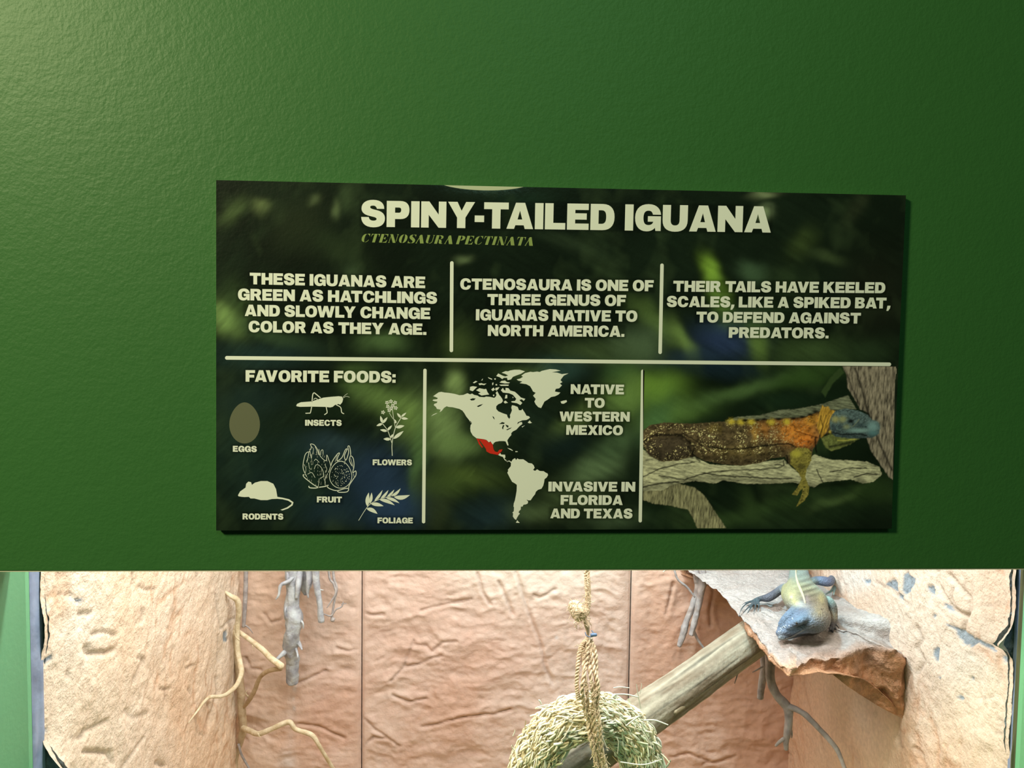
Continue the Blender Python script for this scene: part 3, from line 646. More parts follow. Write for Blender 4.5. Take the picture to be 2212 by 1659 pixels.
# panel body
c = [PY(a, b, YSF) for a, b in COR]
fr_ = [tuple(p+np.array([0, .0004, 0])) for p in c]; bk_ = [(p[0], -0.0022, p[2]) for p in c]
mk('panel', fr_+bk_, [(3, 2, 1, 0), (4, 5, 6, 7), (0, 1, 5, 4), (1, 2, 6, 5), (2, 3, 7, 6), (3, 0, 4, 7)], M_CORE, sign, smooth=False)
for (a, b) in ((620, 470), (1800, 500), (620, 1080), (1800, 1080)):
    p = PY(a, b, -0.001); v, f = bevbox(p[0]-.015, p[0]+.015, -0.0022, -0.0001, p[2]-.015, p[2]+.015, .0004); mk('mounting_pad', v, f, M_CORE, sign, smooth=False)
BLOB = [  # x, y, sx, sy, angle, colour, amount : out-of-focus foliage printed on the sign
 (560, 440, 16, 12, 0, (96, 110, 62), .7), (500, 455, 30, 14, -45, (70, 88, 46), .75), (675, 435, 10, 9, 0, (84, 98, 60), .7), (727, 455, 8, 15, 0, (88, 104, 64), .8), (645, 490, 50, 50, 0, (36, 44, 24), .6), (745, 420, 14, 20, 0, (50, 66, 38), .7),
 (492, 690, 22, 34, -35, (112, 142, 70), .9), (520, 650, 22, 40, -35, (52, 72, 36), .6), (590, 722, 70, 14, 18, (52, 74, 44), .7), (560, 765, 90, 26, 0, (26, 48, 46), .8), (830, 740, 40, 16, 0, (74, 100, 54), .8), (760, 605, 16, 24, 0, (62, 82, 52), .6),
 (1000, 557, 15, 8, 0, (88, 104, 66), .8), (740, 540, 50, 20, 30, (38, 52, 28), .7), (1140, 720, 60, 30, 0, (32, 30, 18), .5), (990, 740, 26, 30, -20, (70, 88, 40), .6), (1120, 430, 60, 14, 0, (22, 44, 30), .6),
 (1545, 595, 13, 34, -28, (128, 168, 34), .95), (1562, 655, 16, 44, -12, (96, 132, 44), .85), (1652, 457, 14, 12, 0, (150, 172, 120), .95), (1655, 420, 24, 6, 0, (120, 132, 90), .8), (1630, 588, 24, 16, 20, (66, 92, 62), .8), (1735, 525, 20, 30, 40, (58, 74, 32), .7),
 (1790, 555, 30, 10, 10, (64, 80, 44), .7), (1700, 610, 30, 30, 0, (44, 62, 34), .6), (1420, 700, 16, 60, -50, (82, 106, 46), .85), (1480, 740, 12, 40, -30, (112, 140, 60), .85), (1570, 735, 52, 32, 0, (36, 54, 96), .9), (1500, 775, 60, 16, 0, (30, 50, 74), .6),
 (1380, 745, 46, 34, -20, (80, 102, 70), .8), (1640, 740, 14, 36, -10, (100, 128, 48), .8), (1620, 690, 50, 26, 0, (70, 100, 60), .5), (1750, 760, 70, 26, 0, (62, 84, 42), .8), (1880, 755, 50, 20, 0, (44, 66, 36), .6), (1280, 760, 60, 22, 0, (70, 90, 50), .6), (1230, 530, 60, 12, 25, (40, 54, 34), .7),
 (1350, 480, 40, 50, 0, (10, 18, 10), .5), (1890, 640, 60, 80, 0, (30, 32, 20), .6), (1850, 450, 14, 40, 30, (46, 54, 32), .6),
 (770, 812, 30, 20, 0, (74, 100, 46), .8), (830, 865, 60, 24, 25, (92, 118, 56), .9), (885, 900, 26, 40, 0, (104, 130, 62), .85), (700, 880, 70, 26, 0, (22, 36, 20), .6), (700, 965, 60, 24, 0, (36, 56, 68), .7), (820, 1020, 60, 44, 0, (30, 50, 78), .85), (850, 1090, 60, 34, 0, (34, 58, 92), .85),
 (720, 1100, 60, 30, 0, (24, 44, 58), .7), (520, 960, 60, 90, 0, (22, 42, 36), .7), (540, 860, 70, 30, 0, (22, 40, 38), .7), (900, 980, 12, 60, 0, (76, 106, 58), .8), (640, 1020, 40, 60, 0, (20, 44, 34), .7), (600, 1060, 60, 50, 0, (22, 42, 46), .5),
 (986, 830, 14, 26, 0, (124, 148, 84), .9), (955, 920, 30, 50, -15, (120, 146, 84), .85), (985, 955, 50, 18, 0, (98, 124, 66), .85), (1015, 1030, 60, 22, 10, (72, 90, 34), .8), (960, 1050, 40, 20, 0, (66, 86, 34), .7), (1065, 975, 30, 60, 0, (50, 66, 34), .5), (1240, 905, 50, 16, -35, (90, 112, 54), .8), (1345, 860, 34, 30, -20, (104, 136, 62), .85),
 (1345, 810, 34, 20, 0, (52, 84, 44), .7), (1290, 1010, 50, 20, -25, (92, 116, 76), .85), (1330, 960, 44, 20, -30, (70, 94, 60), .8), (1250, 1070, 50, 24, 0, (80, 98, 58), .7), (1150, 1110, 50, 18, 0, (80, 98, 60), .7), (1320, 1120, 50, 16, 0, (70, 90, 60), .6), (1060, 1110, 50, 26, 0, (24, 44, 54), .8), (950, 1100, 26, 40, 0, (50, 60, 30), .6),
 (1210, 960, 50, 30, 0, (18, 34, 34), .7), (1110, 905, 60, 30, 0, (28, 44, 36), .5), (1200, 800, 50, 20, 0, (50, 84, 80), .5), (1130, 800, 40, 12, 0, (74, 92, 44), .6),
 (1410, 838, 52, 30, 0, (104, 136, 54), .9), (1450, 895, 64, 18, -15, (92, 122, 60), .8), (1420, 910, 30, 40, 0, (72, 106, 66), .8), (1600, 842, 90, 11, -18, (74, 98, 56), .85), (1560, 800, 70, 16, 0, (22, 36, 48), .7), (1740, 812, 60, 16, -10, (54, 78, 36), .8), (1700, 860, 60, 16, 0, (24, 42, 26), .6),
 (1620, 1110, 110, 14, -14, (52, 72, 38), .8), (1810, 1075, 50, 9, -22, (72, 90, 52), .8), (1700, 1120, 90, 20, 0, (34, 50, 28), .7), (1880, 1060, 60, 26, 0, (44, 62, 30), .7), (1610, 1020, 30, 60, 20, (10, 20, 12), .6), (1620, 1090, 16, 30, -30, (50, 68, 36), .6)]
ILL = np.array([0.68, 0.67, 0.56])
def jungle(px, py):
    wx = px+14*fbm(px/70, py/70, None, 3, 3); wy = py+14*fbm(px/70+9, py/70, None, 3, 4)
    c = lin((16, 27, 15))*np.ones((len(px), 1))
    c = c*(1+0.55*fbm(wx/120, wy/90, None, 3, 7))[:, None]
    br = np.clip(fbm(wx/55, wy/75, None, 3, 12)-0.15, 0, 1)[:, None]; c = c+lin((66, 84, 48))*br*0.40
    for (x, y, sx, sy, an, col, am) in BLOB:
        a = math.radians(an); dx, dy = wx-x, wy-y; u = dx*math.cos(a)+dy*math.sin(a); v = -dx*math.sin(a)+dy*math.cos(a)
        g = np.exp(-(np.abs(u/sx)**2.3+np.abs(v/sy)**2.3)*0.62)*am*0.97; c = c+(lin(col)-c)*g[:, None]
    st = fbm((px*.85+py*.5)/60, (py*.85-px*.5)/9, None, 3, 19); st2 = fbm((px*.7-py*.7)/50, (py*.7+px*.7)/8, None, 3, 29)
    return c*np.clip(1+0.30*np.where(px+py*.6 > 1500+200*vnoise(px/200, py/200, None, 5), st, st2)*sstep(0.0, .5, np.abs(vnoise(px/130, py/110, None, 44))), .3, 2)[:, None]
v, px, py = sgrid(COR, 620, 312); cc = jungle(px, py)
# soft dark halo printed behind the lettering
LINES = [
 ('heading_lettering', [('SPINY-TAILED IGUANA', 780, 1665, 489.5, 502.5, 56.5)]),
 ('column_lettering', [('THESE IGUANAS ARE', 539.5, 918.4, 614, 622.6, 25), ('GREEN AS HATCHLINGS', 514, 944, 648.4, 656.2, 25), ('AND SLOWLY CHANGE', 528.7, 929.4, 682.6, 689.6, 24.7), ('COLOR AS THEY AGE.', 537, 921, 717.5, 723.6, 24.5)]),
 ('column_lettering', [('CTENOSAURA IS ONE OF', 994, 1411.7, 625.4, 629.2, 24), ('THREE GENUS OF', 1052.6, 1352, 659, 661.2, 24), ('IGUANAS NATIVE TO', 1027.8, 1376.5, 692, 695, 24), ('NORTH AMERICA.', 1053.6, 1348.6, 725.7, 727.7, 23.8)]),
 ('column_lettering', [('THEIR TAILS HAVE KEELED', 1454, 1912, 630, 633.4, 23.6), ('SCALES, LIKE A SPIKED BAT,', 1440.3, 1923, 663, 666.5, 23.4), ('TO DEFEND AGAINST', 1504, 1859, 696.4, 699, 23.2), ('PREDATORS.', 1574, 1789.6, 729.7, 731, 23)]),
 ('favourite_foods_lettering', [('FAVORITE FOODS:', 530.5, 854.5, 824.5, 826.9, 25)]),
 ('food_caption', [('INSECTS', 659, 738, 919.6, 920, 12.8)]), ('food_caption', [('EGGS', 503, 554.7, 975.8, 976.6, 12.8)]), ('food_caption', [('FLOWERS', 805, 889.7, 1004.8, 1005.2, 12.4)]),
 ('food_caption', [('FRUIT', 684.5, 738.5, 1085.2, 1085.6, 12.7)]), ('food_caption', [('RODENTS', 524, 612, 1122, 1122.5, 12.8)]), ('food_caption', [('FOLIAGE', 815.4, 891.8, 1130.3, 1130.6, 12.4)]),
 ('map_lettering', [('NATIVE', 1232.6, 1347.8, 851, 852, 21), ('TO', 1263, 1306, 880.5, 881, 21), ('WESTERN', 1208.4, 1360, 910, 910.8, 21), ('MEXICO', 1223, 1345.5, 939.2, 940, 21)]),
 ('map_lettering', [('INVASIVE IN', 1184.4, 1372, 1061.5, 1062, 21), ('FLORIDA', 1210.8, 1345, 1090.4, 1091, 21), ('AND TEXAS', 1188.7, 1366, 1119.5, 1120, 21)])]
for nm, ls in LINES:
    for (s, xl, xr, yl, yr, cap) in ls:
        ym = (yl+yr)/2-cap/2; dx = np.maximum(np.maximum(xl-px, px-xr), 0); bl = yl+(yr-yl)*np.clip((px-xl)/(xr-xl), 0, 1)-cap/2
        dy = np.maximum(np.abs(py-bl)-cap/2, 0); k = 0.42*(1-sstep(0, 7, np.hypot(dx, dy))); cc = cc*(1-k)[:, None]
P = v.copy(); P[:, 1] += bulge(px, py)
cc = cc*0.82+cc.mean(1, keepdims=True)*0.14
mk('printed_face', P, gridf(620, 312)[:, ::-1], M_PRINT, sign, cols=cc/ILL)
NAMES_L = {'heading_lettering': 'large cream heading SPINY-TAILED IGUANA'}
for nm, ls in LINES:
    groups = []
    for (s, xl, xr, yl, yr, cap) in ls: groups += text_loops(s, xl, xr, yl, yr, cap)
    print_part(nm, groups, M_TEXT, sign, 2, label='cream lettering reading ' + ' '.join(t[0] for t in ls))
print_part('latin_name_lettering', text_loops('CTENOSAURA PECTINATA', 779, 1151, 523, 531, 18.5, GI, .15, .36, 0.26), M_TEXT2, sign, 2, 'olive green stencil italic lettering CTENOSAURA PECTINATA')
for p0, p1, wd in (((490, 773), (1921, 787), 8), ((976, 568), (975, 757), 7.6), ((1430, 573), (1426, 761), 7.6), ((918, 800), (915, 1127), 7.2), ((1388.5, 802), (1383, 1125), 7.2)):
    print_part('divider_line', [[bar(p0, p1, wd)]], M_TEXT, sign, 1)

z3 = lambda pts: [(a/4.254+460, b/4.254+770) for a, b in pts]
zA = lambda pts: [(a/5.53+630, b/5.53+840) for a, b in pts]
zN = lambda pts: [(a/6.9125+920, b/6.9125+785) for a, b in pts]
zS_ = lambda pts: [(a/10.7+1080, b/10.7+980) for a, b in pts]
egg = []
for t in np.linspace(0, 2*math.pi, 40, endpoint=False):
    y = math.sin(t); egg.append((291+141*math.cos(t)*(1-0.13*(1 if y < 0 else 0)*y*y), 625+(175*y if y > 0 else 203*y)))
print_part('egg_icon', [[z3(egg)]], M_EGG, sign, 1, 'taupe egg silhouette')
print_part('rodent_icon', [[z3([(230, 1275), (250, 1240), (300, 1205), (305, 1170), (325, 1150), (350, 1155), (358, 1180), (385, 1160), (440, 1145), (500, 1145), (555, 1170), (580, 1220), (592, 1290), (640, 1298), (700, 1312), (740, 1340), (732, 1368), (690, 1397), (640, 1415), (620, 1410), (680, 1387), (718, 1360), (724, 1345), (690, 1325), (640, 1312), (590, 1308), (540, 1310), (500, 1320), (440, 1320), (380, 1305), (345, 1305), (330, 1290), (290, 1292), (265, 1290), (235, 1285)])]], M_TEXT, sign, 1, 'cream mouse silhouette')
gs = [[zA([(55, 200), (65, 180), (110, 160), (240, 150), (330, 120), (380, 105), (470, 95), (560, 88), (600, 92), (615, 120), (605, 160), (580, 190), (560, 180), (520, 190), (490, 215), (460, 222), (400, 215), (240, 212), (100, 215), (60, 208)])]]
for pl, wd in (([(243, 155), (252, 70), (268, 48), (290, 62), (345, 108)], 11), ([(262, 128), (285, 112), (318, 130)], 7), ([(240, 210), (224, 283), (205, 290), (165, 292)], 10), ([(412, 215), (424, 280), (410, 296), (390, 310)], 10), ([(530, 188), (585, 222), (598, 280), (626, 298)], 10), ([(612, 102), (640, 75), (668, 56)], 4), ([(618, 108), (652, 90), (692, 100)], 4)):
    gs.append([ribbon(zA(pl), wd/5.53)])
print_part('insect_icon', gs, M_TEXT, sign, 1, 'cream grasshopper silhouette')
gs = []
for pl, wd in (([(1202, 800), (1200, 650), (1238, 470), (1310, 340)], 8), ([(1198, 650), (1150, 505), (1085, 415)], 7), ([(1238, 462), (1218, 350), (1203, 240)], 6), ([(1212, 360), (1165, 285)], 5)): gs.append([ribbon(zA(pl), wd/5.53)])
for b, t, wd in (((1085, 410), (1060, 322), 32), ((1088, 410), (1145, 338), 30), ((1085, 415), (1012, 442), 30), ((1140, 500), (1200, 435), 28), ((1142, 505), (1056, 488), 32), ((1182, 602), (1096, 598), 36), ((1178, 590), (1215, 538), 24), ((1215, 597), (1338, 503), 40), ((1245, 462), (1348, 440), 38), ((1248, 412), (1224, 362), 28), ((1305, 345), (1258, 288), 28), ((1308, 335), (1370, 284), 24), ((1310, 350), (1392, 358), 30)):
    gs.append([leaf(*[zA([q])[0] for q in (b, t)], wd/5.53)])
for (x, y) in ((1140, 165), (1186, 150), (1236, 165), (1150, 212), (1208, 200), (1244, 228), (1166, 256), (1092, 280), (1190, 230)):
    for k in range(5):
        a = k*1.2566+x; gs.append([leaf(zA([(x, y)])[0], zA([(x+27*math.cos(a), y+27*math.sin(a))])[0], 17/5.53)])
print_part('flower_icon', gs, M_TEXT, sign, 1, 'cream flowering stem silhouette')
gs = [[ribbon(zA([(800, 1572), (890, 1430), (960, 1362), (1100, 1302), (1220, 1280)]), 6/5.53)]]
for b, t, wd, bd in (((905, 1405), (922, 1238), 46, 8), ((932, 1372), (956, 1238), 36, -6), ((988, 1342), (1086, 1208), 32, -8), ((1063, 1312), (1156, 1208), 30, -8), ((1138, 1292), (1226, 1203), 28, -8), ((1183, 1288), (1302, 1188), 34, -12), ((1222, 1292), (1413, 1268), 52, -18), ((1128, 1300), (1288, 1366), 36, 10), ((1048, 1320), (1232, 1390), 42, 12), ((948, 1374), (1098, 1400), 44, 6), ((895, 1428), (1026, 1494), 48, 12)):
    gs.append([leaf(zA([b])[0], zA([t])[0], wd/5.53, -bd/5.53)])
print_part('foliage_icon', gs, M_TEXT, sign, 1, 'cream leafy sprig silhouette')
gs = []
frs = [([(330, 1180), (270, 1150), (190, 1090), (145, 1050), (140, 1025), (180, 1050)], 9), ([(180, 1050), (140, 960), (140, 880), (165, 780), (205, 760), (180, 880)], 7), ([(205, 760), (235, 700), (225, 660), (270, 670), (310, 730), (325, 790)], 7),
       ([(345, 790), (352, 740), (372, 730), (375, 780)], 6), ([(240, 780), (235, 830), (215, 720)], 5), ([(325, 720), (340, 800), (410, 860), (420, 790), (445, 850), (465, 920), (440, 1000)], 6), ([(205, 1160), (215, 1180), (280, 1185), (330, 1175), (400, 1165), (440, 1150)], 11),
       ([(270, 960), (290, 910), (330, 915), (370, 970), (380, 1040), (340, 1070)], 5), ([(190, 1020), (240, 1000), (280, 1060)], 5), ([(330, 1070), (320, 1150), (310, 1170)], 4), ([(430, 1010), (400, 1080), (400, 1150)], 5), ([(240, 690), (260, 720), (250, 780)], 4), ([(280, 690), (300, 740), (300, 790)], 4),
       ([(270, 860), (290, 840), (330, 880)], 5), ([(150, 900), (170, 960), (160, 1020)], 4), ([(200, 880), (215, 950), (240, 960)], 4), ([(395, 900), (420, 960), (400, 1000)], 4),
       ([(465, 930), (490, 860), (545, 780), (572, 768), (550, 820), (545, 860), (600, 820), (640, 730), (662, 722), (630, 800), (650, 850), (680, 760), (672, 690), (692, 690), (705, 780), (690, 850), (720, 920)], 8),
       ([(700, 790), (735, 830), (745, 920), (730, 1000), (765, 980), (768, 1030), (735, 1080), (690, 1150), (680, 1190)], 8), ([(410, 1150), (450, 1190), (540, 1215), (640, 1190), (680, 1195), (660, 1230), (570, 1235), (540, 1215)], 9),
       ([(640, 850), (630, 900)], 5), ([(520, 870), (545, 790)], 4), ([(735, 1010), (750, 1060)], 4), ([(705, 830), (725, 900), (735, 940)], 4)]
for pl, wd in frs: gs.append([ribbon(zA(pl), wd/5.53)])
oval = [(585+138*math.cos(t)*(1-0.16*max(0, -math.sin(t))), 1035+(155 if math.sin(t) > 0 else 175)*math.sin(t)) for t in np.linspace(0, 2*math.pi, 49)[:-1]]
inn = [(585+(a-585)*0.955, 1035+(b-1035)*0.955) for a, b in oval]; gs.append([zA(oval), zA(inn)])
rnd = random.Random(4)
for i in range(95):
    a = rnd.uniform(0, 6.28); r = math.sqrt(rnd.random())*0.86; x = 585+130*r*math.cos(a); y = 1040+145*r*math.sin(a); s = rnd.uniform(2.6, 5)
    gs.append([zA([(x-s, y), (x, y-s*1.3), (x+s, y), (x, y+s*1.3)])])
for i in range(90):     # hatching on the whole fruit
    x = rnd.uniform(170, 430); y = rnd.uniform(720, 1140)
    if ((x-300)/150)**2+((y-950)/225)**2 > 0.92: continue
    l = rnd.uniform(14, 40); gs.append([zA([(x, y), (x+1.6, y+l*0.5), (x+rnd.uniform(-6, 6), y+l), (x-1.4, y+l*0.5)])])
print_part('fruit_icon', gs, M_TEXT, sign, 1, 'cream line drawing of a whole and a halved dragon fruit')

NAm = zN([(230, 425), (190, 432), (150, 460), (108, 490), (140, 500), (180, 518), (165, 535), (110, 540), (100, 555), (130, 565), (172, 570), (165, 590), (125, 605), (118, 625), (150, 650), (165, 680), (220, 690), (205, 730), (240, 705), (270, 665), (310, 640), (340, 650), (400, 655), (440, 665), (500, 680), (545, 705), (575, 745), (600, 790), (640, 840), (670, 880), (685, 900), (668, 920), (662, 970), (668, 1020), (700, 1075), (755, 1118), (800, 1123), (870, 1133), (905, 1143), (940, 1178), (965, 1163), (985, 1193), (1003, 1213), (1012, 1190), (1040, 1170), (1100, 1160), (1160, 1160), (1190, 1165), (1205, 1200), (1220, 1228), (1234, 1222), (1224, 1180), (1215, 1150), (1240, 1110), (1275, 1070), (1275, 1040), (1300, 1015), (1350, 990), (1400, 935), (1440, 905), (1435, 875), (1400, 880), (1365, 910), (1372, 880), (1440, 850), (1500, 845), (1530, 830), (1555, 810), (1540, 790), (1500, 780), (1480, 740), (1440, 680), (1425, 700), (1390, 700), (1370, 650), (1320, 630), (1285, 625), (1275, 660), (1285, 700), (1270, 740), (1255, 770), (1260, 800), (1245, 830), (1220, 800), (1210, 765), (1150, 745), (1080, 715), (1050, 680), (1050, 640), (1080, 610), (1130, 590), (1150, 560), (1140, 530), (1120, 500), (1095, 470), (1065, 415), (1042, 440), (1055, 470), (1040, 500), (1020, 515), (960, 500), (900, 495), (870, 505), (800, 500), (770, 480), (720, 470), (690, 450), (660, 462), (620, 445), (560, 470), (500, 475), (430, 455), (340, 440), (280, 435)])
holes = [zN(h) for h in ([(655, 535), (700, 520), (745, 525), (720, 550), (680, 555)], [(760, 640), (800, 620), (855, 605), (820, 635), (780, 652)], [(990, 785), (1015, 800), (1030, 840), (1008, 822)], [(1090, 905), (1140, 875), (1180, 888), (1165, 906), (1120, 905)], [(1150, 920), (1175, 925), (1160, 950), (1152, 990), (1135, 965)], [(1185, 912), (1235, 930), (1228, 962), (1205, 948)], [(1195, 990), (1240, 970), (1285, 953), (1262, 975), (1218, 997)])]
isl = [[(660, 350), (700, 340), (765, 350), (740, 375), (700, 415), (655, 400)], [(750, 400), (800, 370), (870, 385), (900, 380), (920, 430), (945, 465), (900, 470), (830, 480), (780, 450), (820, 435)], [(700, 290), (740, 262), (770, 270), (722, 297)], [(785, 300), (830, 295), (860, 305), (905, 300), (870, 325), (835, 318), (800, 325)], [(825, 255), (850, 225), (845, 252)], [(925, 205), (990, 230), (985, 245), (940, 225)], [(990, 290), (1010, 285), (1005, 320), (990, 325)], [(975, 390), (1010, 360), (1030, 390), (1000, 415)], [(1040, 365), (1100, 355), (1075, 390), (1055, 408), (1035, 395)],
       [(1050, 190), (1080, 150), (1110, 165), (1150, 185), (1185, 195), (1230, 180), (1180, 155), (1130, 140), (1190, 115), (1225, 118), (1260, 105), (1320, 95), (1400, 95), (1480, 118), (1420, 155), (1350, 180), (1300, 200), (1270, 240), (1220, 250), (1212, 215), (1165, 215), (1140, 235), (1100, 205)], [(1130, 262), (1180, 255), (1210, 278), (1255, 285), (1240, 298), (1180, 300), (1125, 290), (1100, 285)], [(1095, 318), (1180, 315), (1240, 318), (1230, 335), (1120, 335)], [(1020, 225), (1045, 222), (1040, 245), (1022, 240)], [(1040, 310), (1062, 308), (1065, 328), (1042, 330)],
       [(1120, 400), (1150, 365), (1165, 395), (1188, 408), (1190, 365), (1232, 370), (1260, 405), (1330, 425), (1380, 470), (1420, 510), (1485, 530), (1460, 560), (1430, 535), (1395, 548), (1440, 590), (1410, 622), (1360, 595), (1280, 582), (1275, 566), (1330, 560), (1350, 530), (1300, 470), (1240, 445), (1190, 440), (1150, 435)], [(1160, 575), (1188, 555), (1225, 588), (1180, 598)], [(1190, 470), (1215, 470), (1215, 520), (1178, 525)], [(1000, 470), (1020, 465), (1022, 490), (1004, 488)], [(1290, 500), (1310, 505), (1300, 520)],
       [(2010, 570), (2050, 557), (2100, 548), (2106, 575), (2060, 602), (2025, 600)], [(1520, 885), (1550, 850), (1565, 872), (1585, 888), (1550, 896)], [(1215, 1262), (1260, 1273), (1300, 1298), (1290, 1305), (1245, 1282)], [(1335, 1310), (1368, 1312), (1372, 1322), (1338, 1325)], [(1430, 945), (1480, 925), (1440, 955)], [(645, 850), (670, 865), (688, 893), (672, 888)], [(75, 790), (110, 762), (150, 745), (175, 742), (120, 768)]]
GRL = [(1355, 240), (1410, 225), (1450, 200), (1425, 182), (1480, 145), (1560, 125), (1600, 130), (1660, 122), (1700, 128), (1730, 112), (1780, 100), (1850, 85), (1940, 90), (2010, 108), (1940, 122), (1880, 133), (1960, 138), (2030, 160), (2130, 148), (2060, 182), (2030, 220), (2010, 250), (2038, 280), (2000, 300), (2032, 328), (1990, 372), (1940, 380), (1925, 420), (2008, 435), (1980, 465), (1930, 490), (1870, 502), (1820, 540), (1770, 570), (1750, 610), (1720, 667), (1680, 655), (1640, 612), (1620, 570), (1640, 530), (1600, 482), (1640, 440), (1600, 420), (1580, 380), (1555, 340), (1500, 310), (1400, 295), (1440, 270), (1380, 258)]
SAM = zS_([(265, 180), (300, 130), (350, 103), (372, 150), (400, 108), (440, 130), (540, 130), (600, 170), (660, 215), (740, 228), (780, 270), (802, 325), (765, 375), (810, 398), (860, 362), (920, 400), (1010, 405), (1060, 440), (1100, 458), (1112, 495), (1080, 550), (1030, 590), (1020, 660), (1000, 740), (960, 810), (880, 835), (830, 880), (810, 940), (760, 1000), (710, 1077), (660, 1080), (612, 1060), (652, 1110), (642, 1150), (600, 1172), (545, 1180), (520, 1225), (485, 1222), (480, 1290), (440, 1330), (430, 1360), (462, 1385), (430, 1420), (395, 1480), (370, 1532), (330, 1500), (298, 1450), (305, 1380), (288, 1360), (320, 1330), (325, 1240), (312, 1220), (320, 1150), (345, 1080), (365, 980), (385, 860), (390, 720), (350, 690), (280, 650), (230, 560), (170, 440), (190, 400), (183, 370), (250, 290), (255, 220)])
gs = [[NAm]+holes, [zN(GRL)], [SAM], [zS_([(368, 1595), (400, 1538), (457, 1602)])], [zN([(1076, 1366), (1108, 1335), (1125, 1362), (1182, 1363), (1187, 1402), (1172, 1420), (1210, 1453), (1232, 1466), (1215, 1472), (1175, 1442), (1150, 1397), (1110, 1383)])], [zS_([(120, 150), (170, 168), (225, 160), (262, 195), (255, 215), (215, 178), (165, 182)])]]
gs += [[zN(i)] for i in isl]
print_part('map_of_the_americas', gs, M_TEXT, sign, 1, 'cream silhouette map of the Americas')
print_part('mexico_on_map', [[zN([(755, 1122), (800, 1127), (870, 1137), (905, 1147), (940, 1182), (965, 1170), (998, 1213), (1010, 1280), (1030, 1315), (1070, 1325), (1095, 1290), (1145, 1283), (1127, 1320), (1106, 1338), (1074, 1368), (1040, 1360), (960, 1345), (905, 1315), (895, 1275), (850, 1210), (805, 1150), (792, 1150), (830, 1220), (853, 1250), (840, 1262), (790, 1205), (778, 1170)])]], M_RED, sign, 3, 'red area of the map')

# printed photograph of an iguana on a log
zP = lambda pts: [(a/3.6867+1370, b/3.6867+770) for a, b in pts]
nu, nv = 420, 270
v, px, py = sgrid([(1389, 788), (1938, 792), (1930, 1141), (1389, 1141)], nu, nv)
c = jungle(px, py); X = (px-1370)*3.6867; Y = (py-770)*3.6867
def lay(c, poly, col, soft=5, tex=None, am=1.0):
    d = poly_sd(X, Y, poly)+3*vnoise(X/14, Y/14, None, 9); a = (1-sstep(-soft, soft, d))*am
    k = lin(col)*np.ones((len(X), 1))
    if tex is not None: k = k*np.clip(tex, 0.15, 2.2)[:, None]
    return c+(k-c)*a[:, None]
def line(c, pts, wd, col=(8, 8, 6), am=0.9):
    d = seg_dist(X+4*vnoise(X/20, Y/20, None, 2), Y+4*vnoise(X/20, Y/20, None, 3), pts); a = np.exp(-(d/wd)**2)*am; return c+(lin(col)-c)*a[:, None]
def dot(c, x, y, rx, ry, col, am=0.9):
    a = np.exp(-(((X-x)/rx)**2+((Y-y)/ry)**2)**1.3)*am; return c+(lin(col)-c)*a[:, None]
bark = 1+1.0*fbm(X/9+0.3*Y/30, Y/45, None, 3, 31)+0.5*fbm(X/14, Y/90, None, 3, 32)
c = lay(c, [(1490, 280), (1560, 170), (1640, 90), (1670, 130), (1580, 215), (1520, 325)], (50, 66, 36), 8)
c = lay(c, [(1650, 60), (2080, 60), (2110, 150), (2090, 560), (2070, 985), (2030, 960), (1960, 860), (1880, 740), (1850, 640), (1900, 560), (1870, 450), (1800, 420), (1760, 350), (1700, 250), (1690, 150)], (124, 112, 98), 5, bark)
c = line(c, [(1760, 100), (1810, 250), (1850, 400), (1900, 560), (1960, 700), (2050, 900)], 10, (30, 26, 22), .8); c = line(c, [(1700, 150), (1740, 270), (1790, 380)], 9, (34, 30, 26), .7)
barkh = 1+0.75*fbm(X/60+Y/80, Y/9-X/50, None, 3, 41)+0.35*fbm(X/20, Y/8, None, 2, 42)
c = lay(c, [(720, 520), (820, 480), (1000, 468), (1150, 428), (1300, 418), (1500, 378), (1700, 308), (1770, 420), (1600, 425), (1450, 445), (1300, 505), (900, 535)], (104, 106, 86), 5, barkh)
c = lay(c, [(40, 1050), (230, 1030), (350, 1010), (480, 1045), (560, 1110), (620, 1200), (680, 1290), (745, 1390), (510, 1390), (470, 1290), (430, 1220), (300, 1190), (150, 1170), (40, 1130)], (124, 118, 90), 5, bark)
c = lay(c, [(40, 720), (200, 830), (480, 800), (600, 860), (850, 870), (1000, 840), (1190, 820), (1250, 880), (1310, 930), (1380, 840), (1430, 780), (1550, 820), (1700, 828), (1850, 838), (1950, 880), (1972, 940), (1900, 1000), (1820, 1012), (1730, 980), (1600, 992), (1500, 1002), (1430, 1042), (1370, 1022), (1260, 1002), (1130, 1012), (900, 1015), (700, 985), (650, 1012), (480, 990), (300, 1022), (230, 1065), (40, 1075)], (170, 165, 134), 4, 1+(barkh-1)*1.0)
for pl, wd in (([(70, 960), (180, 900), (330, 860), (480, 840)], 4), ([(200, 950), (400, 980), (560, 930), (700, 950), (900, 960), (1080, 970), (1250, 975)], 5), ([(560, 930), (760, 905), (1000, 900), (1180, 880)], 4), ([(1450, 900), (1480, 960), (1500, 1000)], 4), ([(1560, 920), (1700, 890), (1850, 890)], 4), ([(1750, 960), (1850, 930), (1930, 940)], 5), ([(70, 1040), (200, 1010), (350, 1000)], 6), ([(1190, 830), (1190, 870), (1120, 860)], 4)): c = line(c, pl, wd*1.2, (34, 31, 24), .95)
body = [(60, 600), (130, 545), (250, 525), (450, 535), (600, 525), (750, 518), (850, 502), (1000, 500), (1200, 490), (1350, 480), (1430, 450), (1500, 420), (1600, 430), (1570, 520), (1560, 600), (1480, 640), (1455, 700), (1425, 740), (1410, 800), (1380, 880), (1290, 900), (1230, 850), (1200, 800), (1100, 810), (1000, 850), (850, 870), (700, 855), (560, 830), (480, 790), (350, 830), (220, 838), (120, 790), (60, 700)]
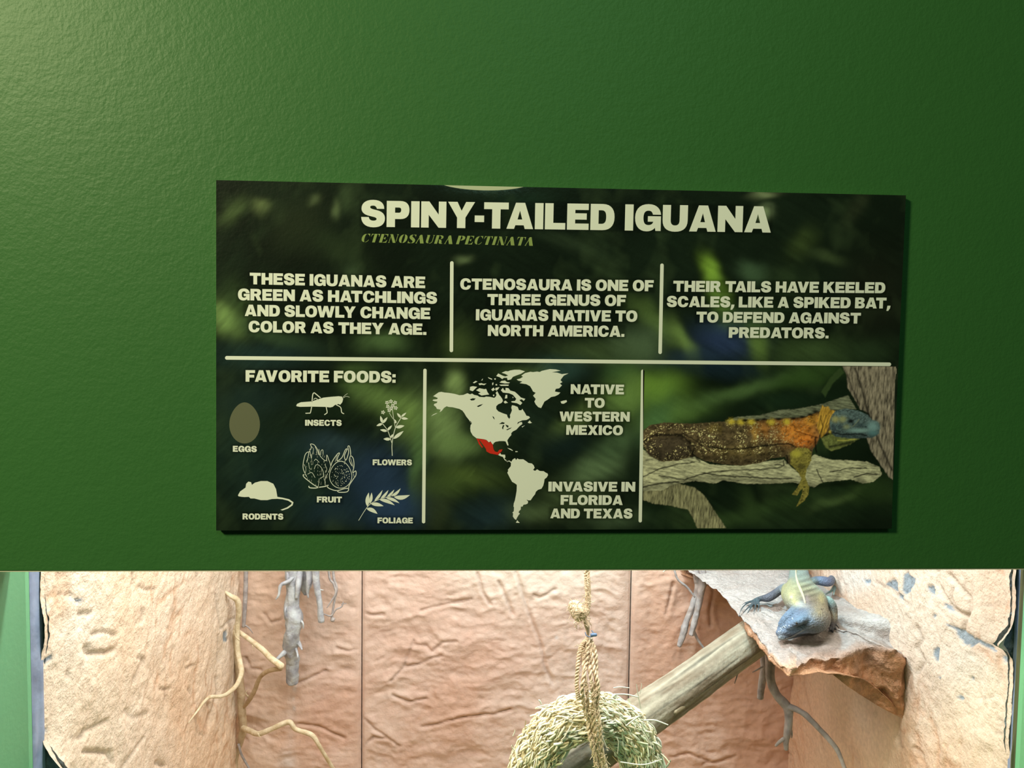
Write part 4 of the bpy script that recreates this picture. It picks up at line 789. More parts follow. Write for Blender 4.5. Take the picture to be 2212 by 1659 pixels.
c = lay(c, body, (80, 66, 46), 4, 1+0.45*fbm(X/16, Y/12, None, 3, 51))
ins = poly_sd(X, Y, body) < -6
c = line(c, [(75, 680), (160, 625), (380, 628), (480, 720), (460, 800)], 12, (14, 11, 9), .85)
c = lay(c, [(90, 690), (200, 640), (380, 640), (460, 720), (440, 790), (330, 832), (200, 830), (110, 780)], (52, 44, 36), 14, None, .75)
def inb(c0, c1): return np.where(ins[:, None], c1, c0)
c1 = c
for (x, y, rx, ry, col, am) in ((1300, 590, 160, 110, (196, 118, 44), .85), (1060, 570, 130, 70, (158, 100, 42), .6), (1360, 680, 80, 50, (206, 112, 40), .8), (1100, 600, 40, 40, (84, 70, 52), .7), (870, 600, 60, 40, (76, 64, 42), .6), (960, 600, 30, 90, (170, 130, 60), .5), (640, 570, 50, 40, (140, 118, 60), .5), (850, 760, 250, 50, (110, 92, 50), .4), (1420, 500, 60, 50, (204, 140, 50), .8)): c1 = dot(c1, x+18*vnoise(X/30, Y/30, None, 55), y+14*vnoise(X/26, Y/26, None, 56), rx, ry, col, am)
sp = np.clip((vnoise(X/8, Y/7, None, 61)-0.38)*4, 0, 1)*(0.35+0.65*sstep(1350, 900, X)); sp = sp*sstep(-.35, .25, fbm(X/70, Y/50, None, 3, 64)); c1 = c1+(lin((206, 188, 136))-c1)*(sp*0.85)[:, None]
c1 = c1*np.clip(1+0.8*fbm(X/34, Y/26, None, 4, 65), .35, 1.8)[:, None]
dk = np.clip((vnoise(X/11, Y/10, None, 67)-0.4)*3, 0, 1)*0.6; c1 = c1+(lin((30, 24, 16))-c1)*dk[:, None]
def yb_(pts): return np.interp(X, [p[0] for p in pts], [p[1] for p in pts])
ytop = yb_([(60, 560), (130, 545), (450, 532), (850, 502), (1350, 480), (1600, 430)]); ybot = yb_([(60, 760), (220, 838), (350, 830), (480, 795), (700, 855), (850, 870), (1100, 810), (1230, 850), (1420, 760)])
q = np.clip((Y-ytop)/(ybot-ytop), 0, 1); c1 = c1*(0.55+0.75*np.sin(np.pi*np.clip(q*0.82+0.13, 0, 1)))[:, None]
c = inb(c, c1)
for x in (770, 850, 930, 1090, 1215): c = dot(c, x+8*vnoise(X/9, Y/9, None, 57), 522+8*vnoise(X/8, Y/8, None, 58), 30, 24, (196, 172, 62), .9)
for x, y in ((880, 508), (980, 508), (1035, 500), (1150, 498), (1270, 494), (1340, 482), (1400, 462), (1440, 440)): c = dot(c, x, y, 26, 12, (10, 10, 8), .95)
c = line(c, [(590, 718), (700, 735), (850, 737), (1000, 716), (1130, 700), (1230, 695), (1290, 722)], 7); c = line(c, [(380, 610), (460, 650), (600, 755)], 4, (20, 16, 12)); c = line(c, [(1290, 595), (1370, 620), (1460, 645)], 4, (90, 40, 14))
c = line(c, [(430, 720), (470, 780), (520, 830)], 9, (18, 15, 12), .8); c = line(c, [(1215, 790), (1220, 850)], 10)
c = lay(c, [(1475, 445), (1495, 388), (1515, 400), (1545, 398), (1560, 425), (1615, 435), (1575, 480), (1530, 600), (1490, 650), (1455, 560)], (188, 142, 56), 6, 1+0.9*fbm(X/8+Y/30, Y/40, None, 3, 71), .9)
for xo in (0, 26, 52): c = line(c, [(1530+xo, 470), (1505+xo, 540), (1480+xo, 640)], 4, (70, 50, 24), .7)
c = line(c, [(1445, 640), (1440, 700), (1450, 760)], 9)
c = lay(c, [(1490, 650), (1560, 620), (1700, 640), (1790, 655), (1720, 700), (1640, 730), (1570, 755), (1520, 720)], (104, 108, 60), 6, 1+0.6*fbm(X/12, Y/12, None, 3, 77)); c = line(c, [(1560, 720), (1640, 705), (1740, 680)], 12, (16, 20, 16), .8); c = line(c, [(1620, 672), (1700, 668), (1770, 655)], 5, (176, 168, 80), .8)
head = [(1565, 480), (1600, 432), (1680, 415), (1780, 430), (1860, 465), (1900, 508), (1940, 518), (1958, 560), (1948, 612), (1900, 648), (1830, 648), (1770, 655), (1680, 650), (1600, 640), (1560, 590), (1555, 530)]
c = lay(c, head, (74, 88, 90), 4, (1+0.9*fbm(X/10, Y/10, None, 4, 81))*(1.25-0.6*sstep(520, 650, Y)))
for (x, y, rx, ry, col, am) in ((1600, 500, 30, 26, (170, 160, 96), .7), (1660, 500, 30, 26, (160, 156, 98), .65), (1690, 560, 30, 20, (150, 152, 110), .5), (1590, 570, 20, 30, (50, 60, 70), .7), (1640, 560, 24, 16, (46, 58, 66), .6), (1800, 545, 40, 18, (44, 58, 64), .8), (1900, 560, 46, 40, (116, 146, 150), .9), (1790, 590, 90, 17, (124, 152, 152), .85), (1900, 610, 40, 22, (84, 118, 124), .8), (1725, 515, 26, 20, (10, 12, 14), .98), (1845, 560, 10, 8, (30, 40, 46), .8), (1560, 600, 12, 12, (210, 180, 80), .8)): c = dot(c, x, y, rx, ry, col, am)
c = line(c, [(1570, 600), (1650, 622), (1760, 616), (1850, 628)], 6, (12, 16, 18), .9); c = line(c, [(1480, 470), (1500, 560), (1475, 650)], 5, (40, 28, 14), .7); c = line(c, [(1790, 500), (1740, 560)], 4, (130, 134, 110), .6)
c = c*(1-0.45*np.exp(-(seg_dist(X, Y, [(70, 1060), (480, 985), (700, 975), (1130, 1005), (1430, 1030), (1820, 1000)])/26.0)**2))[:, None]
c = lay(c, [(1240, 770), (1300, 725), (1380, 730), (1412, 760), (1410, 830), (1372, 900), (1362, 960), (1394, 1040), (1388, 1100), (1345, 1160), (1288, 1198), (1328, 1120), (1345, 1050), (1318, 1070), (1296, 1108), (1252, 1100), (1300, 1045), (1330, 970), (1300, 915), (1245, 860)], (128, 116, 56), 3, 1+0.8*fbm(X/10, Y/8, None, 3, 91))
c = dot(c, 1290, 775, 40, 30, (190, 176, 70), .7); c = dot(c, 1330, 880, 40, 30, (34, 34, 24), .7)
for y in (1040, 1075, 1110, 1145): c = dot(c, 1355-(y-1040)*0.2, y, 9, 7, (24, 22, 14), .8)
# keep the inset's own rounded corner
mask = np.ones(len(px), bool)
P = v.copy(); P[:, 1] -= 0.00008
fa = gridf(nu, nv)[:, ::-1]
crn = poly_sd(px, py, [(1380, 780), (1931, 780), (1936, 800), (1932, 830), (1925, 1150), (1380, 1150)]); keep = (crn[fa] < 0).any(axis=1)
o = mk('printed_photograph', P, fa[keep], M_PRINT, sign, cols=c/ILL); o['label'] = 'printed photo of an orange and brown iguana on a grey log'

# ------------------------------------------------------------------ branches
def br(px_pts, off, y, n=None, k=12, rough=0.16, seed=1, scale=3.695, yv=None):
    """px_pts: (x, y, width) in enlarged coordinates, y: depth or list"""
    P = []; R = []
    for i, (a, b, wd) in enumerate(px_pts):
        yy = y if yv is None else yv[i]
        p = PY(a/scale+off[0], b/scale+off[1], yy); P.append(p); R.append(wd/scale/2*mpp(p))
    v, f = tube(P, R, n or len(P)*9, k, rough, seed)
    if k >= 12:
        m = len(v)//k; i, j = np.meshgrid(np.arange(m), np.arange(k), indexing='ij'); a = j/k*2*math.pi; C = v.reshape(m, k, 3).mean(1)[:, None, :]
        g = ridged(np.cos(a)*2.2, np.sin(a)*2.2, i*.05, 3, seed+3)-0.2; v = (C+(v.reshape(m, k, 3)-C)*(1+rough*0.8*g)[..., None]).reshape(-1, 3)
    return v, f
O2 = (390, 1210); O5 = (1400, 1210)
yb = YBK-0.03
# tan branch against the back left corner
p0 = PY(517, 1659, yb); tanb = thing('tan_branch', (p0[0], p0[1], ZFL), 'pale tan forked branch standing in the left back corner with twisting side shoots', 'branch')
v, f = br([(400, 500, 20), (425, 560, 50), (440, 680, 52), (452, 800, 50), (478, 1000, 60), (488, 1200, 58), (500, 1340, 60), (482, 1440, 44), (458, 1530, 30), (440, 1659, 30), (430, 2000, 30), (430, 2500, 34)], O2, yb, 130, 22, .18, 3)
mk('trunk', v, f, M_BROWNTAN, tanb)
v, f = br([(318, 190, 5), (345, 240, 12), (400, 285, 36), (455, 325, 46), (466, 420, 44), (455, 520, 40), (455, 700, 40), (475, 820, 42), (486, 900, 42), (452, 990, 38), (395, 1050, 34), (330, 1085, 28), (240, 1092, 26), (190, 1130, 22), (130, 1210, 16), (62, 1300, 7)], O2, yb, 120, 12, .1, 5, yv=[yb-.03, yb-.04, yb-.045, yb-.04, yb-.035, yb-.03, yb-.035, yb-.045, yb-.06, yb-.08, yb-.10, yb-.12, yb-.14, yb-.16, yb-.18, yb-.2])
mk('side_branch', v, f, M_TAN, tanb)
v, f = br([(462, 570, 34), (560, 640, 38), (650, 710, 42), (720, 780, 46), (808, 850, 50)], O2, yb, 50, 12, .1, 6, yv=[yb-.02, yb-.04, yb-.06, yb-.08, yb-.10]); mk('side_branch', v, f, M_TAN, tanb)
v, f = br([(802, 862, 40), (700, 885, 34), (632, 940, 32), (595, 1030, 34), (552, 1110, 36), (505, 1170, 30)], O2, yb, 50, 12, .12, 7, yv=[yb-.09, yb-.07, yb-.05, yb-.035, yb-.02, yb]); mk('side_branch', v, f, M_BROWNTAN, tanb)
v, f = br([(500, 1340, 44), (560, 1365, 42), (620, 1385, 42), (720, 1350, 40), (860, 1292, 40), (920, 1350, 36), (1045, 1395, 38), (1100, 1470, 32), (1160, 1570, 30), (1215, 1659, 28), (1300, 1800, 24)], O2, yb, 90, 12, .12, 8, yv=[yb-.01, yb-.03, yb-.05, yb-.06, yb-.06, yb-.06, yb-.06, yb-.06, yb-.05, yb-.04, yb-.02]); mk('side_branch', v, f, M_TAN, tanb)
v, f = br([(462, 1470, 20), (490, 1560, 18), (550, 1665, 16)], O2, yb-.01, 20, 8, .12, 9); mk('twig', v, f, M_GREYROOT, tanb)
v, f = br([(575, 680, 9), (588, 725, 4)], O2, yb-.05, 6, 6, 0, 2); mk('twig', v, f, M_TAN, tanb)
v, f = br([(540, 1090, 16), (520, 1060, 10), (545, 1030, 5)], O2, yb-.02, 10, 6, 0, 2); mk('twig', v, f, M_TAN, tanb)
for q_, sd_ in (([(470, 640, 12), (440, 610, 9), (425, 560, 5)], 71), ([(640, 700, 12), (655, 690, 8), (668, 700, 4)], 72), ([(395, 1055, 14), (400, 1085, 9), (402, 1108, 4)], 73), ([(620, 1385, 16), (628, 1405, 10), (640, 1412, 5)], 74), ([(215, 1110, 10), (225, 1150, 7), (240, 1175, 4)], 75)):
    v, f = br(q_, O2, yb-.06, 14, 8, .1, sd_); mk('twig', v, f, M_TAN, tanb)
# straight grey stick above it
v, f = br([(528, -3200, 34), (527, -500, 34), (522, 80, 34), (516, 300, 36), (503, 530, 30)], O2, YBK-.02, 40, 10, .12, 12)
v2, f2 = br([(505, 515, 14), (545, 540, 12), (578, 585, 5)], O2, YBK-.02, 14, 6, .1, 2)
v, f = join([(v, f), (v2, f2)]); st = mk('grey_stick', v, f, M_GREYROOT, None, origin=v[0]); props(st, 'straight thin grey stick hanging behind the pale tan branch', 'stick')
# hanging driftwood
p0 = PY(640, 1300, YBK-.05); dr = thing('hanging_driftwood', (p0[0], p0[1], 1.5), 'blue-grey weathered driftwood root hanging down the back wall, left of the panel seam', 'driftwood')
yd = YBK-.06
v, f = br([(930, -3200, 110), (905, -600, 120), (895, 80, 112), (900, 230, 104), (890, 370, 108), (908, 480, 138), (888, 600, 122), (878, 700, 112), (893, 800, 100), (893, 900, 96), (892, 965, 92)], O2, yd, 150, 28, .26, 14, yv=[yd, yd, yd, yd, yd, yd, yd, yd+.01, yd+.02, yd+.025, yd+.03]); mk('main_root', v, f, M_BLUEGREY, dr)
v, f = br([(1010, -3200, 120), (992, -500, 150), (985, 60, 150), (990, 180, 110), (1000, 270, 40)], O2, yd+.03, 60, 26, .3, 15); mk('side_root', v, f, M_BLUEGREY, dr)
v, f = br([(1040, -3200, 60), (1055, -500, 56), (1078, 80, 52), (1092, 230, 46), (1110, 330, 42), (1122, 490, 46)], O2, yd-.02, 60, 16, .22, 16); mk('side_root', v, f, M_BLUEGREY, dr)
v, f = br([(930, 110, 34), (860, 170, 30), (800, 200, 26), (782, 280, 18), (760, 315, 8)], O2, yd-.02, 40, 12, .25, 17, yv=[yd, yd-.016, yd-.022, yd-.024, yd-.024]); mk('side_root', v, f, M_BLUEGREY, dr)
v, f = br([(930, 640, 34), (955, 680, 24), (970, 715, 12)], O2, yd-.01, 18, 12, .2, 18, yv=[yd+.008, yd-.004, yd-.012]); mk('side_root', v, f, M_BLUEGREY, dr)
v, f = br([(870, 700, 46), (820, 745, 36), (770, 790, 26)], O2, yd-.01, 24, 12, .25, 19, yv=[yd+.012, yd-.004, yd-.012]); mk('side_root', v, f, M_BLUEGREY, dr)
v, f = br([(1110, 235, 12), (1140, 240, 6)], O2, yd-.02, 6, 6, 0, 19); mk('side_root', v, f, M_BLUEGREY, dr)
for q_, sd_ in (([(860, 330, 20), (835, 400, 12), (838, 450, 5)], 61), ([(935, 470, 26), (975, 500, 16), (980, 545, 8)], 62), ([(920, 700, 22), (935, 760, 14), (930, 800, 6)], 63), ([(950, 60, 60), (940, 200, 46), (925, 300, 26)], 64), ([(1030, 40, 70), (1030, 160, 50), (1015, 250, 24), (1020, 300, 10)], 65), ([(1085, 90, 24), (1120, 60, 16), (1150, 20, 10)], 66), ([(860, 60, 30), (855, 130, 24), (850, 170, 16)], 67)):
    v, f = br(q_, O2, yd-.012, 26, 12, .25, sd_, yv=[yd+.004]+[yd-.012]*(len(q_)-1)); mk('side_root', v, f, M_BLUEGREY, dr)
# thin curling root beside it
p0 = PY(718, 1300, YBK-.04); cr = thing('curled_root', (p0[0], p0[1], 1.5), 'thin dark curled root with a knotted end, right of the hanging driftwood', 'root')
v, f = br([(1150, -3200, 20), (1168, -500, 20), (1182, 80, 18), (1222, 190, 18), (1238, 260, 16), (1205, 325, 14), (1168, 380, 8)], O2, YBK-.05, 50, 8, .15, 21); mk('root_strand', v, f, M_GREYROOT, cr)
v, f = br([(1180, -3200, 24), (1212, -500, 22), (1218, 80, 22), (1246, 220, 22), (1228, 330, 18), (1210, 440, 18), (1215, 475, 40), (1222, 488, 20)], O2, YBK-.045, 60, 8, .15, 22); mk('root_strand', v, f, M_GREYROOT, cr)
v, f = br([(1145, 430, 10), (1200, 445, 14), (1240, 395, 13), (1285, 372, 13), (1298, 335, 10)], O2, YBK-.05, 24, 6, .15, 23); mk('root_strand', v, f, M_GREYROOT, cr)
v, f = br([(1285, 352, 10), (1325, 345, 5)], O2, YBK-.05, 6, 6, 0, 23); mk('root_strand', v, f, M_GREYROOT, cr)
# sticks left of ledge
p0 = PY(1500, 1300, YBK-.04); sk = thing('grey_driftwood_sticks', (p0[0], p0[1], 1.5), 'purple-grey split driftwood hanging on the back wall just left of the ledge', 'driftwood')
yk = YBK-.04
v, f = br([(360, -3200, 60), (378, -500, 60), (382, 80, 56), (400, 200, 54), (365, 340, 54), (310, 480, 44), (280, 590, 50), (248, 685, 34)], O5, yk, 90, 20, .25, 25); mk('split_stick', v, f, M_GREYROOT, sk)
v, f = br([(430, 60, 44), (440, 150, 62), (415, 300, 50), (385, 430, 46), (345, 595, 40)], O5, yk-.01, 80, 20, .25, 26); mk('split_stick', v, f, M_GREYROOT, sk)
v, f = br([(360, 560, 26), (400, 640, 22), (445, 705, 18)], O5, yk, 14, 8, .15, 27); mk('split_stick', v, f, M_GREYROOT, sk)
v, f = br([(200, 40, 18), (235, 150, 18), (310, 215, 20), (372, 295, 14)], O5, yk-.02, 26, 8, .15, 28); mk('twig', v, f, M_GREYROOT, sk)
v, f = br([(120, 95, 8), (150, 70, 16), (200, 62, 14)], O5, yk-.02, 10, 6, .1, 28); mk('twig', v, f, M_CREAM, sk)

# ------------------------------------------------------------------ rock ledge
ZL = float(PY(1700, 1420, 0.30)[2])
top_px = [(1440, 1180), (1500, 1212), (1560, 1240), (1590, 1264), (1598, 1300), (1618, 1338), (1640, 1368), (1662, 1398), (1690, 1425), (1712, 1434), (1745, 1414), (1790, 1404), (1840, 1400), (1880, 1388), (1915, 1362), (1945, 1342), (1990, 1345)]
def PW(px, py, off=0.0):            # point on the plane of the right wall
    r = ray(px, py); dx, dy = XRB-XRF, YBK-YF; n = np.array([dy, -dx, 0.0]); q = np.array([XRF-off, YF, 0.0])
    t = ((q-CAM)@n)/(r@n); return CAM+r*t
T3 = np.array([PZ(a, b, ZL) for a, b in top_px[:14]])
T3[:, 1] = np.minimum(T3[:, 1], YBK+.0)
w1, w2, w3 = PW(1925, 1392, .035), PW(1952, 1400, .012), PW(1974, 1395, -.02)
tail = np.array([w1, w2, w3, PW(1980, 1330, -.03), [XRB+.06, 0.52, ZL], [XRB+.08, YBK, ZL], [XRB-.2, YBK, ZL]])
ring = np.vstack([T3, tail])
Bp = PW(1952, 1552, -.004)
def ledge():
    C = catmull(np.vstack([ring, ring[:1]]), 340)[:-1]; n = len(C); Cz = C[:, 2].copy(); C[:, 2] = ZL
    ctr = np.array([0.42, 0.55, ZL]); rows = []; cols = []
    for k in range(60):                                   # top surface, from the centre outwards
        t = k/59.0; t2 = t**0.8
        q = ctr+(C-ctr)*t2; q[:, 2] = ZL+(Cz-ZL)*t2**2.5; rows.append(q)
    for k in range(1, 60):                                # sides, drawn in towards the foot on the wall
        t = k/59.0; cpx = proj(C)[0]; pw = 0.40+1.5*sstep(1715, 1830, cpx); s = (np.clip((t-0.10)/0.9, 0, 1)**pw)[:, None]
        q = C+(Bp-C)*s; th_ = np.where(Cz < ZL-.01, 0.004, 0.014); q[:, 2] = Cz-th_*min(1, t/0.10)+(Bp[2]-Cz+th_)*np.clip((t-0.10)/0.9, 0, 1)
        rows.append(q)
    R_ = np.array(rows)
    X, Y, Z = R_[..., 0], R_[..., 1], R_[..., 2]
    istop = np.zeros(R_.shape[:2]); istop[:60] = 1
    h = 0.009*fbm(X*11, Y*11, Z*11, 4, 90)+0.0045*fbm(X*60, Y*60, Z*60, 4, 91)-0.004*np.clip(ridged(X*45, Y*45, Z*45, 2, 99)-.5, 0, 1)
    edge = np.concatenate([np.linspace(0, 1, 60)**6, (1-np.linspace(0, 1, 60)[1:])**6])[:, None]
    Z = Z+h*istop-0.012*edge*(0.6+0.8*fbm(X*30, Y*30, None, 3, 92))
    d = R_-np.array([0.55, 0.6, ZL]); d[..., 2] = 0; L_ = np.linalg.norm(d, axis=-1, keepdims=True)+1e-6; d = d/L_
    dis = (0.018*fbm(X*16, Y*16, Z*16, 5, 95)+0.008*ridged(X*34, Y*34, Z*34, 4, 96)-.004)*(1-istop*0.6)*np.clip(L_[..., 0]*8, 0, 1)
    X = X+d[..., 0]*dis; Y = Y+d[..., 1]*dis
    V = np.stack([X, Y, Z], -1); px, py = proj(V.reshape(-1, 3)); px = px.reshape(X.shape); py = py.reshape(X.shape)
    n1 = fbm(X*25, Y*25, Z*25, 4, 97)
    topc = np.array([0.40, 0.345, 0.31]); sidec = np.array([0.50, 0.27, 0.15]); org = np.array([0.66, 0.42, 0.28])
    c = topc+(np.array([.47, .455, .44])-topc)*np.clip(.4+n1, 0, 1)[..., None]
    sd = np.clip(np.concatenate([np.zeros(56), np.linspace(0.2, 1, 8), np.ones(55)])[:, None]+0.3*n1, 0, 1)[..., None]
    c = c+(sidec*(1+0.5*n1[..., None])-c)*sd
    rim = np.exp(-((np.arange(119)-58)/5.0)**2)[:, None, None]; c = c+(org-c)*rim*0.75*(px < 1720)[..., None]
    # white droppings / mineral crust towards the right end of the ledge
    g = np.clip(np.exp(-((px-1895)/50)**2-((py-1340)/36)**2)*1.4+0.4*n1, 0, 1)[..., None]*(py < 1420)[..., None]; c = c+(np.array([.52, .51, .49])-c)*g*0.9
    nr, nc = X.shape; F = []
    i, j = np.meshgrid(np.arange(nr-1), np.arange(nc), indexing='ij'); a = i*nc+j; b = i*nc+(j+1) % nc
    F = np.stack([a.ravel(), (a+nc).ravel(), (b+nc).ravel(), b.ravel()], 1)
    return V.reshape(-1, 3), F, c.reshape(-1, 3)
v, f, c = ledge(); props(mk('rock_ledge', v, f[:, ::-1], M_LEDGE, cols=c, origin=(0.45, 0.5, ZL)), 'pinkish plaster rock ledge jutting from the right back corner under the live iguana', 'ledge')

# ------------------------------------------------------------------ log
LP = [(1660, 1352, 74, .50), (1633, 1373, 76, .47), (1570, 1418, 78, .44), (1508, 1464, 80, .41), (1440, 1512, 84, .38), (1390, 1546, 88, .36), (1310, 1603, 88, .33), (1230, 1662, 90, .31), (1120, 1745, 92, .28)]
P = [PY(a, b, y) for a, b, w_, y in LP]; R = [w_/2*mpp(p) for p, (a, b, w_, y) in zip(P, LP)]
logt = thing('log', P[-1], 'thick grey-brown log leaning diagonally from the straw wreath up under the ledge', 'log')
v, f = tube(P, R, 220, 96, .045, 44, nscale=.5)
_n = len(v)//96; _i, _j = np.meshgrid(np.arange(_n), np.arange(96), indexing='ij'); _a = _j/96*2*math.pi
_C = v.reshape(_n, 96, 3).mean(1)[:, None, :]; _g = ridged(np.cos(_a)*3.4, np.sin(_a)*3.4, _i*.012, 4, 7)
v = (_C+(v.reshape(_n, 96, 3)-_C)*(1+0.06*_g)[..., None]).reshape(-1, 3)
mk('trunk', v, f, M_LOG, logt, cols=woodcols(v, 96, (0.44, 0.41, 0.31), (0.22, 0.175, 0.12), 5, 3.2, .02, .8))
v, f = br([(690, 880, 16), (715, 900, 12), (690, 985, 6)], O5, .43, 12, 6, .1, 3); mk('twig', v, f, M_GREYROOT, logt)
v, f = br([(200, 1210, 60), (330, 1110, 70), (470, 985, 46)], O5, .37, 40, 12, .2, 45, yv=[.352, .375, .40]); mk('bark_ridge', v, f, M_LOG, logt, cols=woodcols(v, 12, (0.50, 0.43, 0.30), (0.34, 0.27, 0.17), 3))

# ------------------------------------------------------------------ grey forked branch below the ledge
p0 = PY(1655, 1410, .47); gb = thing('grey_forked_branch', p0, 'smooth grey forked branch hanging under the ledge beside the log', 'branch')
v, f = br([(945, 700, 80), (975, 780, 74), (975, 950, 70), (1030, 1080, 70), (1110, 1170, 76), (1122, 1270, 62), (1112, 1380, 56), (1100, 1440, 46), (1102, 1510, 34)], O5, .48, 100, 14, .14, 51, yv=[.50, .485, .47, .465, .46, .455, .45, .45, .45]); mk('stem', v, f, M_GREYROOT, gb)
v, f = br([(1095, 1165, 60), (1180, 1190, 50), (1260, 1240, 46), (1350, 1330, 42), (1440, 1425, 42), (1505, 1510, 38), (1545, 1600, 32), (1580, 1700, 30), (1620, 1850, 24)], O5, .45, 90, 12, .14, 52, yv=[.46, .45, .44, .43, .42, .41, .40, .39, .38]); mk('side_branch', v, f, M_GREYROOT, gb)
v, f = br([(1085, 1425, 34), (1050, 1450, 28), (1018, 1482, 20)], O5, .45, 14, 8, .1, 53); mk('side_branch', v, f, M_GREYROOT, gb)
v, f = br([(1135, 1330, 22), (1148, 1380, 14), (1146, 1420, 6)], O5, .45, 12, 6, .1, 53); mk('twig', v, f, M_GREYROOT, gb)
v, f = br([(940, 720, 70), (925, 800, 58), (922, 880, 54), (905, 1000, 54), (895, 1100, 48)], O5, .50, 50, 12, .18, 54); mk('side_branch', v, f, M_GREYROOT, gb)
v, f = br([(915, 850, 16), (880, 870, 12), (832, 896, 6)], O5, .49, 12, 6, .1, 55); mk('twig', v, f, M_GREYROOT, gb)
v, f = br([(1440, 1430, 20), (1500, 1480, 16), (1540, 1560, 12), (1560, 1700, 10)], O5, .42, 20, 6, .1, 56); mk('twig', v, f, M_GREYROOT, gb)

# ------------------------------------------------------------------ rope, straw wreath
YR = 0.26
def helix(C, R, turns, rs, n=None, k=6, strands=3, seed=0):
    C = np.asarray(C); out = []
    Q = catmull(np.column_stack([C, R]), 160); Pn, Rr = Q[:, :3], Q[:, 3]; T = np.gradient(Pn, axis=0); T /= np.linalg.norm(T, axis=1)[:, None]
    s = np.linspace(0, 1, len(Pn))
    a0 = np.cross(T, (0, 1, 0)); a0 /= np.linalg.norm(a0, axis=1)[:, None]; b0 = np.cross(T, a0)
    for j in range(strands):
        ph = 2*math.pi*(turns*s+j/strands)
        out.append(tube(Pn+(np.cos(ph)[:, None]*a0+np.sin(ph)[:, None]*b0)*Rr[:, None], Rr*rs, 200, k, .12, seed+j))
    return out
rope = thing('hanging_rope', PY(1268, 1300, YR), 'natural fibre rope hanging from above, knotted over the straw wreath', 'rope')
mp = mpp(PY(1268, 1300, YR))
pts = [PY(1268, 300, YR), PY(1268, 1000, YR), PY(1268, 1228, YR), PY(1270, 1270, YR), PY(1270, 1310, YR)]
for v, f in helix(pts, [3.4*mp]*5, 19, 1.0, seed=1): mk('strand', v, f, M_ROPE, rope)
kn = []
kc = PY(1252, 1322, YR)
for i in range(5):
    a = i*0.7; ax = np.array([math.cos(a)*0.6, 0.5, math.sin(a)]); ax /= np.linalg.norm(ax); e1 = np.cross(ax, (0, 1, 0.3)); e1 /= np.linalg.norm(e1); e2 = np.cross(ax, e1)
    t = np.linspace(0, 2*math.pi, 14); kn.append(tube(kc+(np.cos(t)[:, None]*e1*14+np.sin(t)[:, None]*e2*18)*mp+np.array([(i-2)*3*mp, 0, (2-i)*2*mp]), [6.4*mp]*14, 50, 8, .15, i, cap=False))
v, f = join(kn); mk('knot', v, f, M_ROPE, rope)
v, f = tube([PY(1262, 1335, YR-.004), PY(1268, 1352, YR-.004), PY(1270, 1372, YR), PY(1266, 1392, YR)], [4*mp, 6*mp, 3*mp, 5*mp], 20, 8, .2, 3); mk('tail', v, f, M_ROPE, rope)
rng = random.Random(9)
YW = 0.27
bd = []
BND = [[(1268, 1380), (1254, 1400), (1248, 1440), (1246, 1482), (1250, 1510)], [(1268, 1380), (1260, 1410), (1262, 1450), (1268, 1500), (1270, 1560), (1276, 1600), (1288, 1659), (1292, 1720)],
       [(1272, 1380), (1272, 1420), (1276, 1460), (1282, 1510), (1284, 1560), (1290, 1610), (1300, 1659), (1306, 1720)], [(1276, 1380), (1286, 1410), (1288, 1450), (1286, 1500), (1278, 1540), (1282, 1590), (1296, 1640), (1312, 1700)],
       [(1270, 1385), (1266, 1430), (1258, 1480), (1262, 1530), (1280, 1580), (1286, 1640), (1300, 1700)], [(1275, 1385), (1282, 1440), (1292, 1480), (1290, 1530), (1296, 1570), (1300, 1620), (1318, 1690)]]
for i, b_ in enumerate(BND):
    dep = [YW-.045 if q[1] > 1490 else YR-.006-(max(q[1], 1380)-1380)/110*.035 for q in b_]
    P = [PY(x, y, d_+rng.uniform(-.004, .004)) for (x, y), d_ in zip(b_, dep)]
    for v, f in helix(P, [2.4*mp]*len(P), 12, 1.05, k=5, strands=2, seed=10*i): bd.append((v, f))
v, f = join(bd); o = mk('bundle', v, f, M_ROPE, rope)
# frayed fibres on the bundle
fr = []
for i in range(420):
    t = rng.random(); x = 1264+34*t+rng.uniform(-18, 18); y = 1390+270*t; d_ = YR-.04 if y > 1470 else YR-.02
    if i > 260: x = 1252+rng.uniform(-24, 24); y = 1322+rng.uniform(-26, 30); d_ = YR-.018
    if i > 370: x = 1268+rng.uniform(-6, 6); y = rng.uniform(1232, 1300); d_ = YR-.006
    p = PY(x, y, d_-rng.uniform(0, .006)); q = p+np.array([rng.uniform(-1, 1)*9*mp, rng.uniform(-.004, .002), rng.uniform(-14, 6)*mp]); fr.append(tube([p, (p+q)/2+np.array([rng.uniform(-2, 2)*mp, 0, 0]), q], [.55*mp]*3, 5, 4, 0))
v, f = join(fr); o = mk('frayed_fibres', v, f, M_ROPE, rope); o['kind'] = 'stuff'
v, f = tube([PY(1264, 1366, YR-.006), PY(1267, 1373, YR-.008), PY(1276, 1376, YR-.008), PY(1284, 1372, YR-.006), PY(1278, 1362, YR)], [1.1*mp]*5, 24, 6, 0); v2, f2 = tube([PY(1277, 1372, YR-.009), PY(1288, 1371, YR-.009)], [4*mp, 3.6*mp], 6, 8, 0); v, f = join([(v, f), (v2, f2)])
tie = mk('cable_tie', v, f, M_TIE, None, origin=v.mean(0)); props(tie, 'small blue-grey plastic cable tie below the rope knot', 'cable tie')

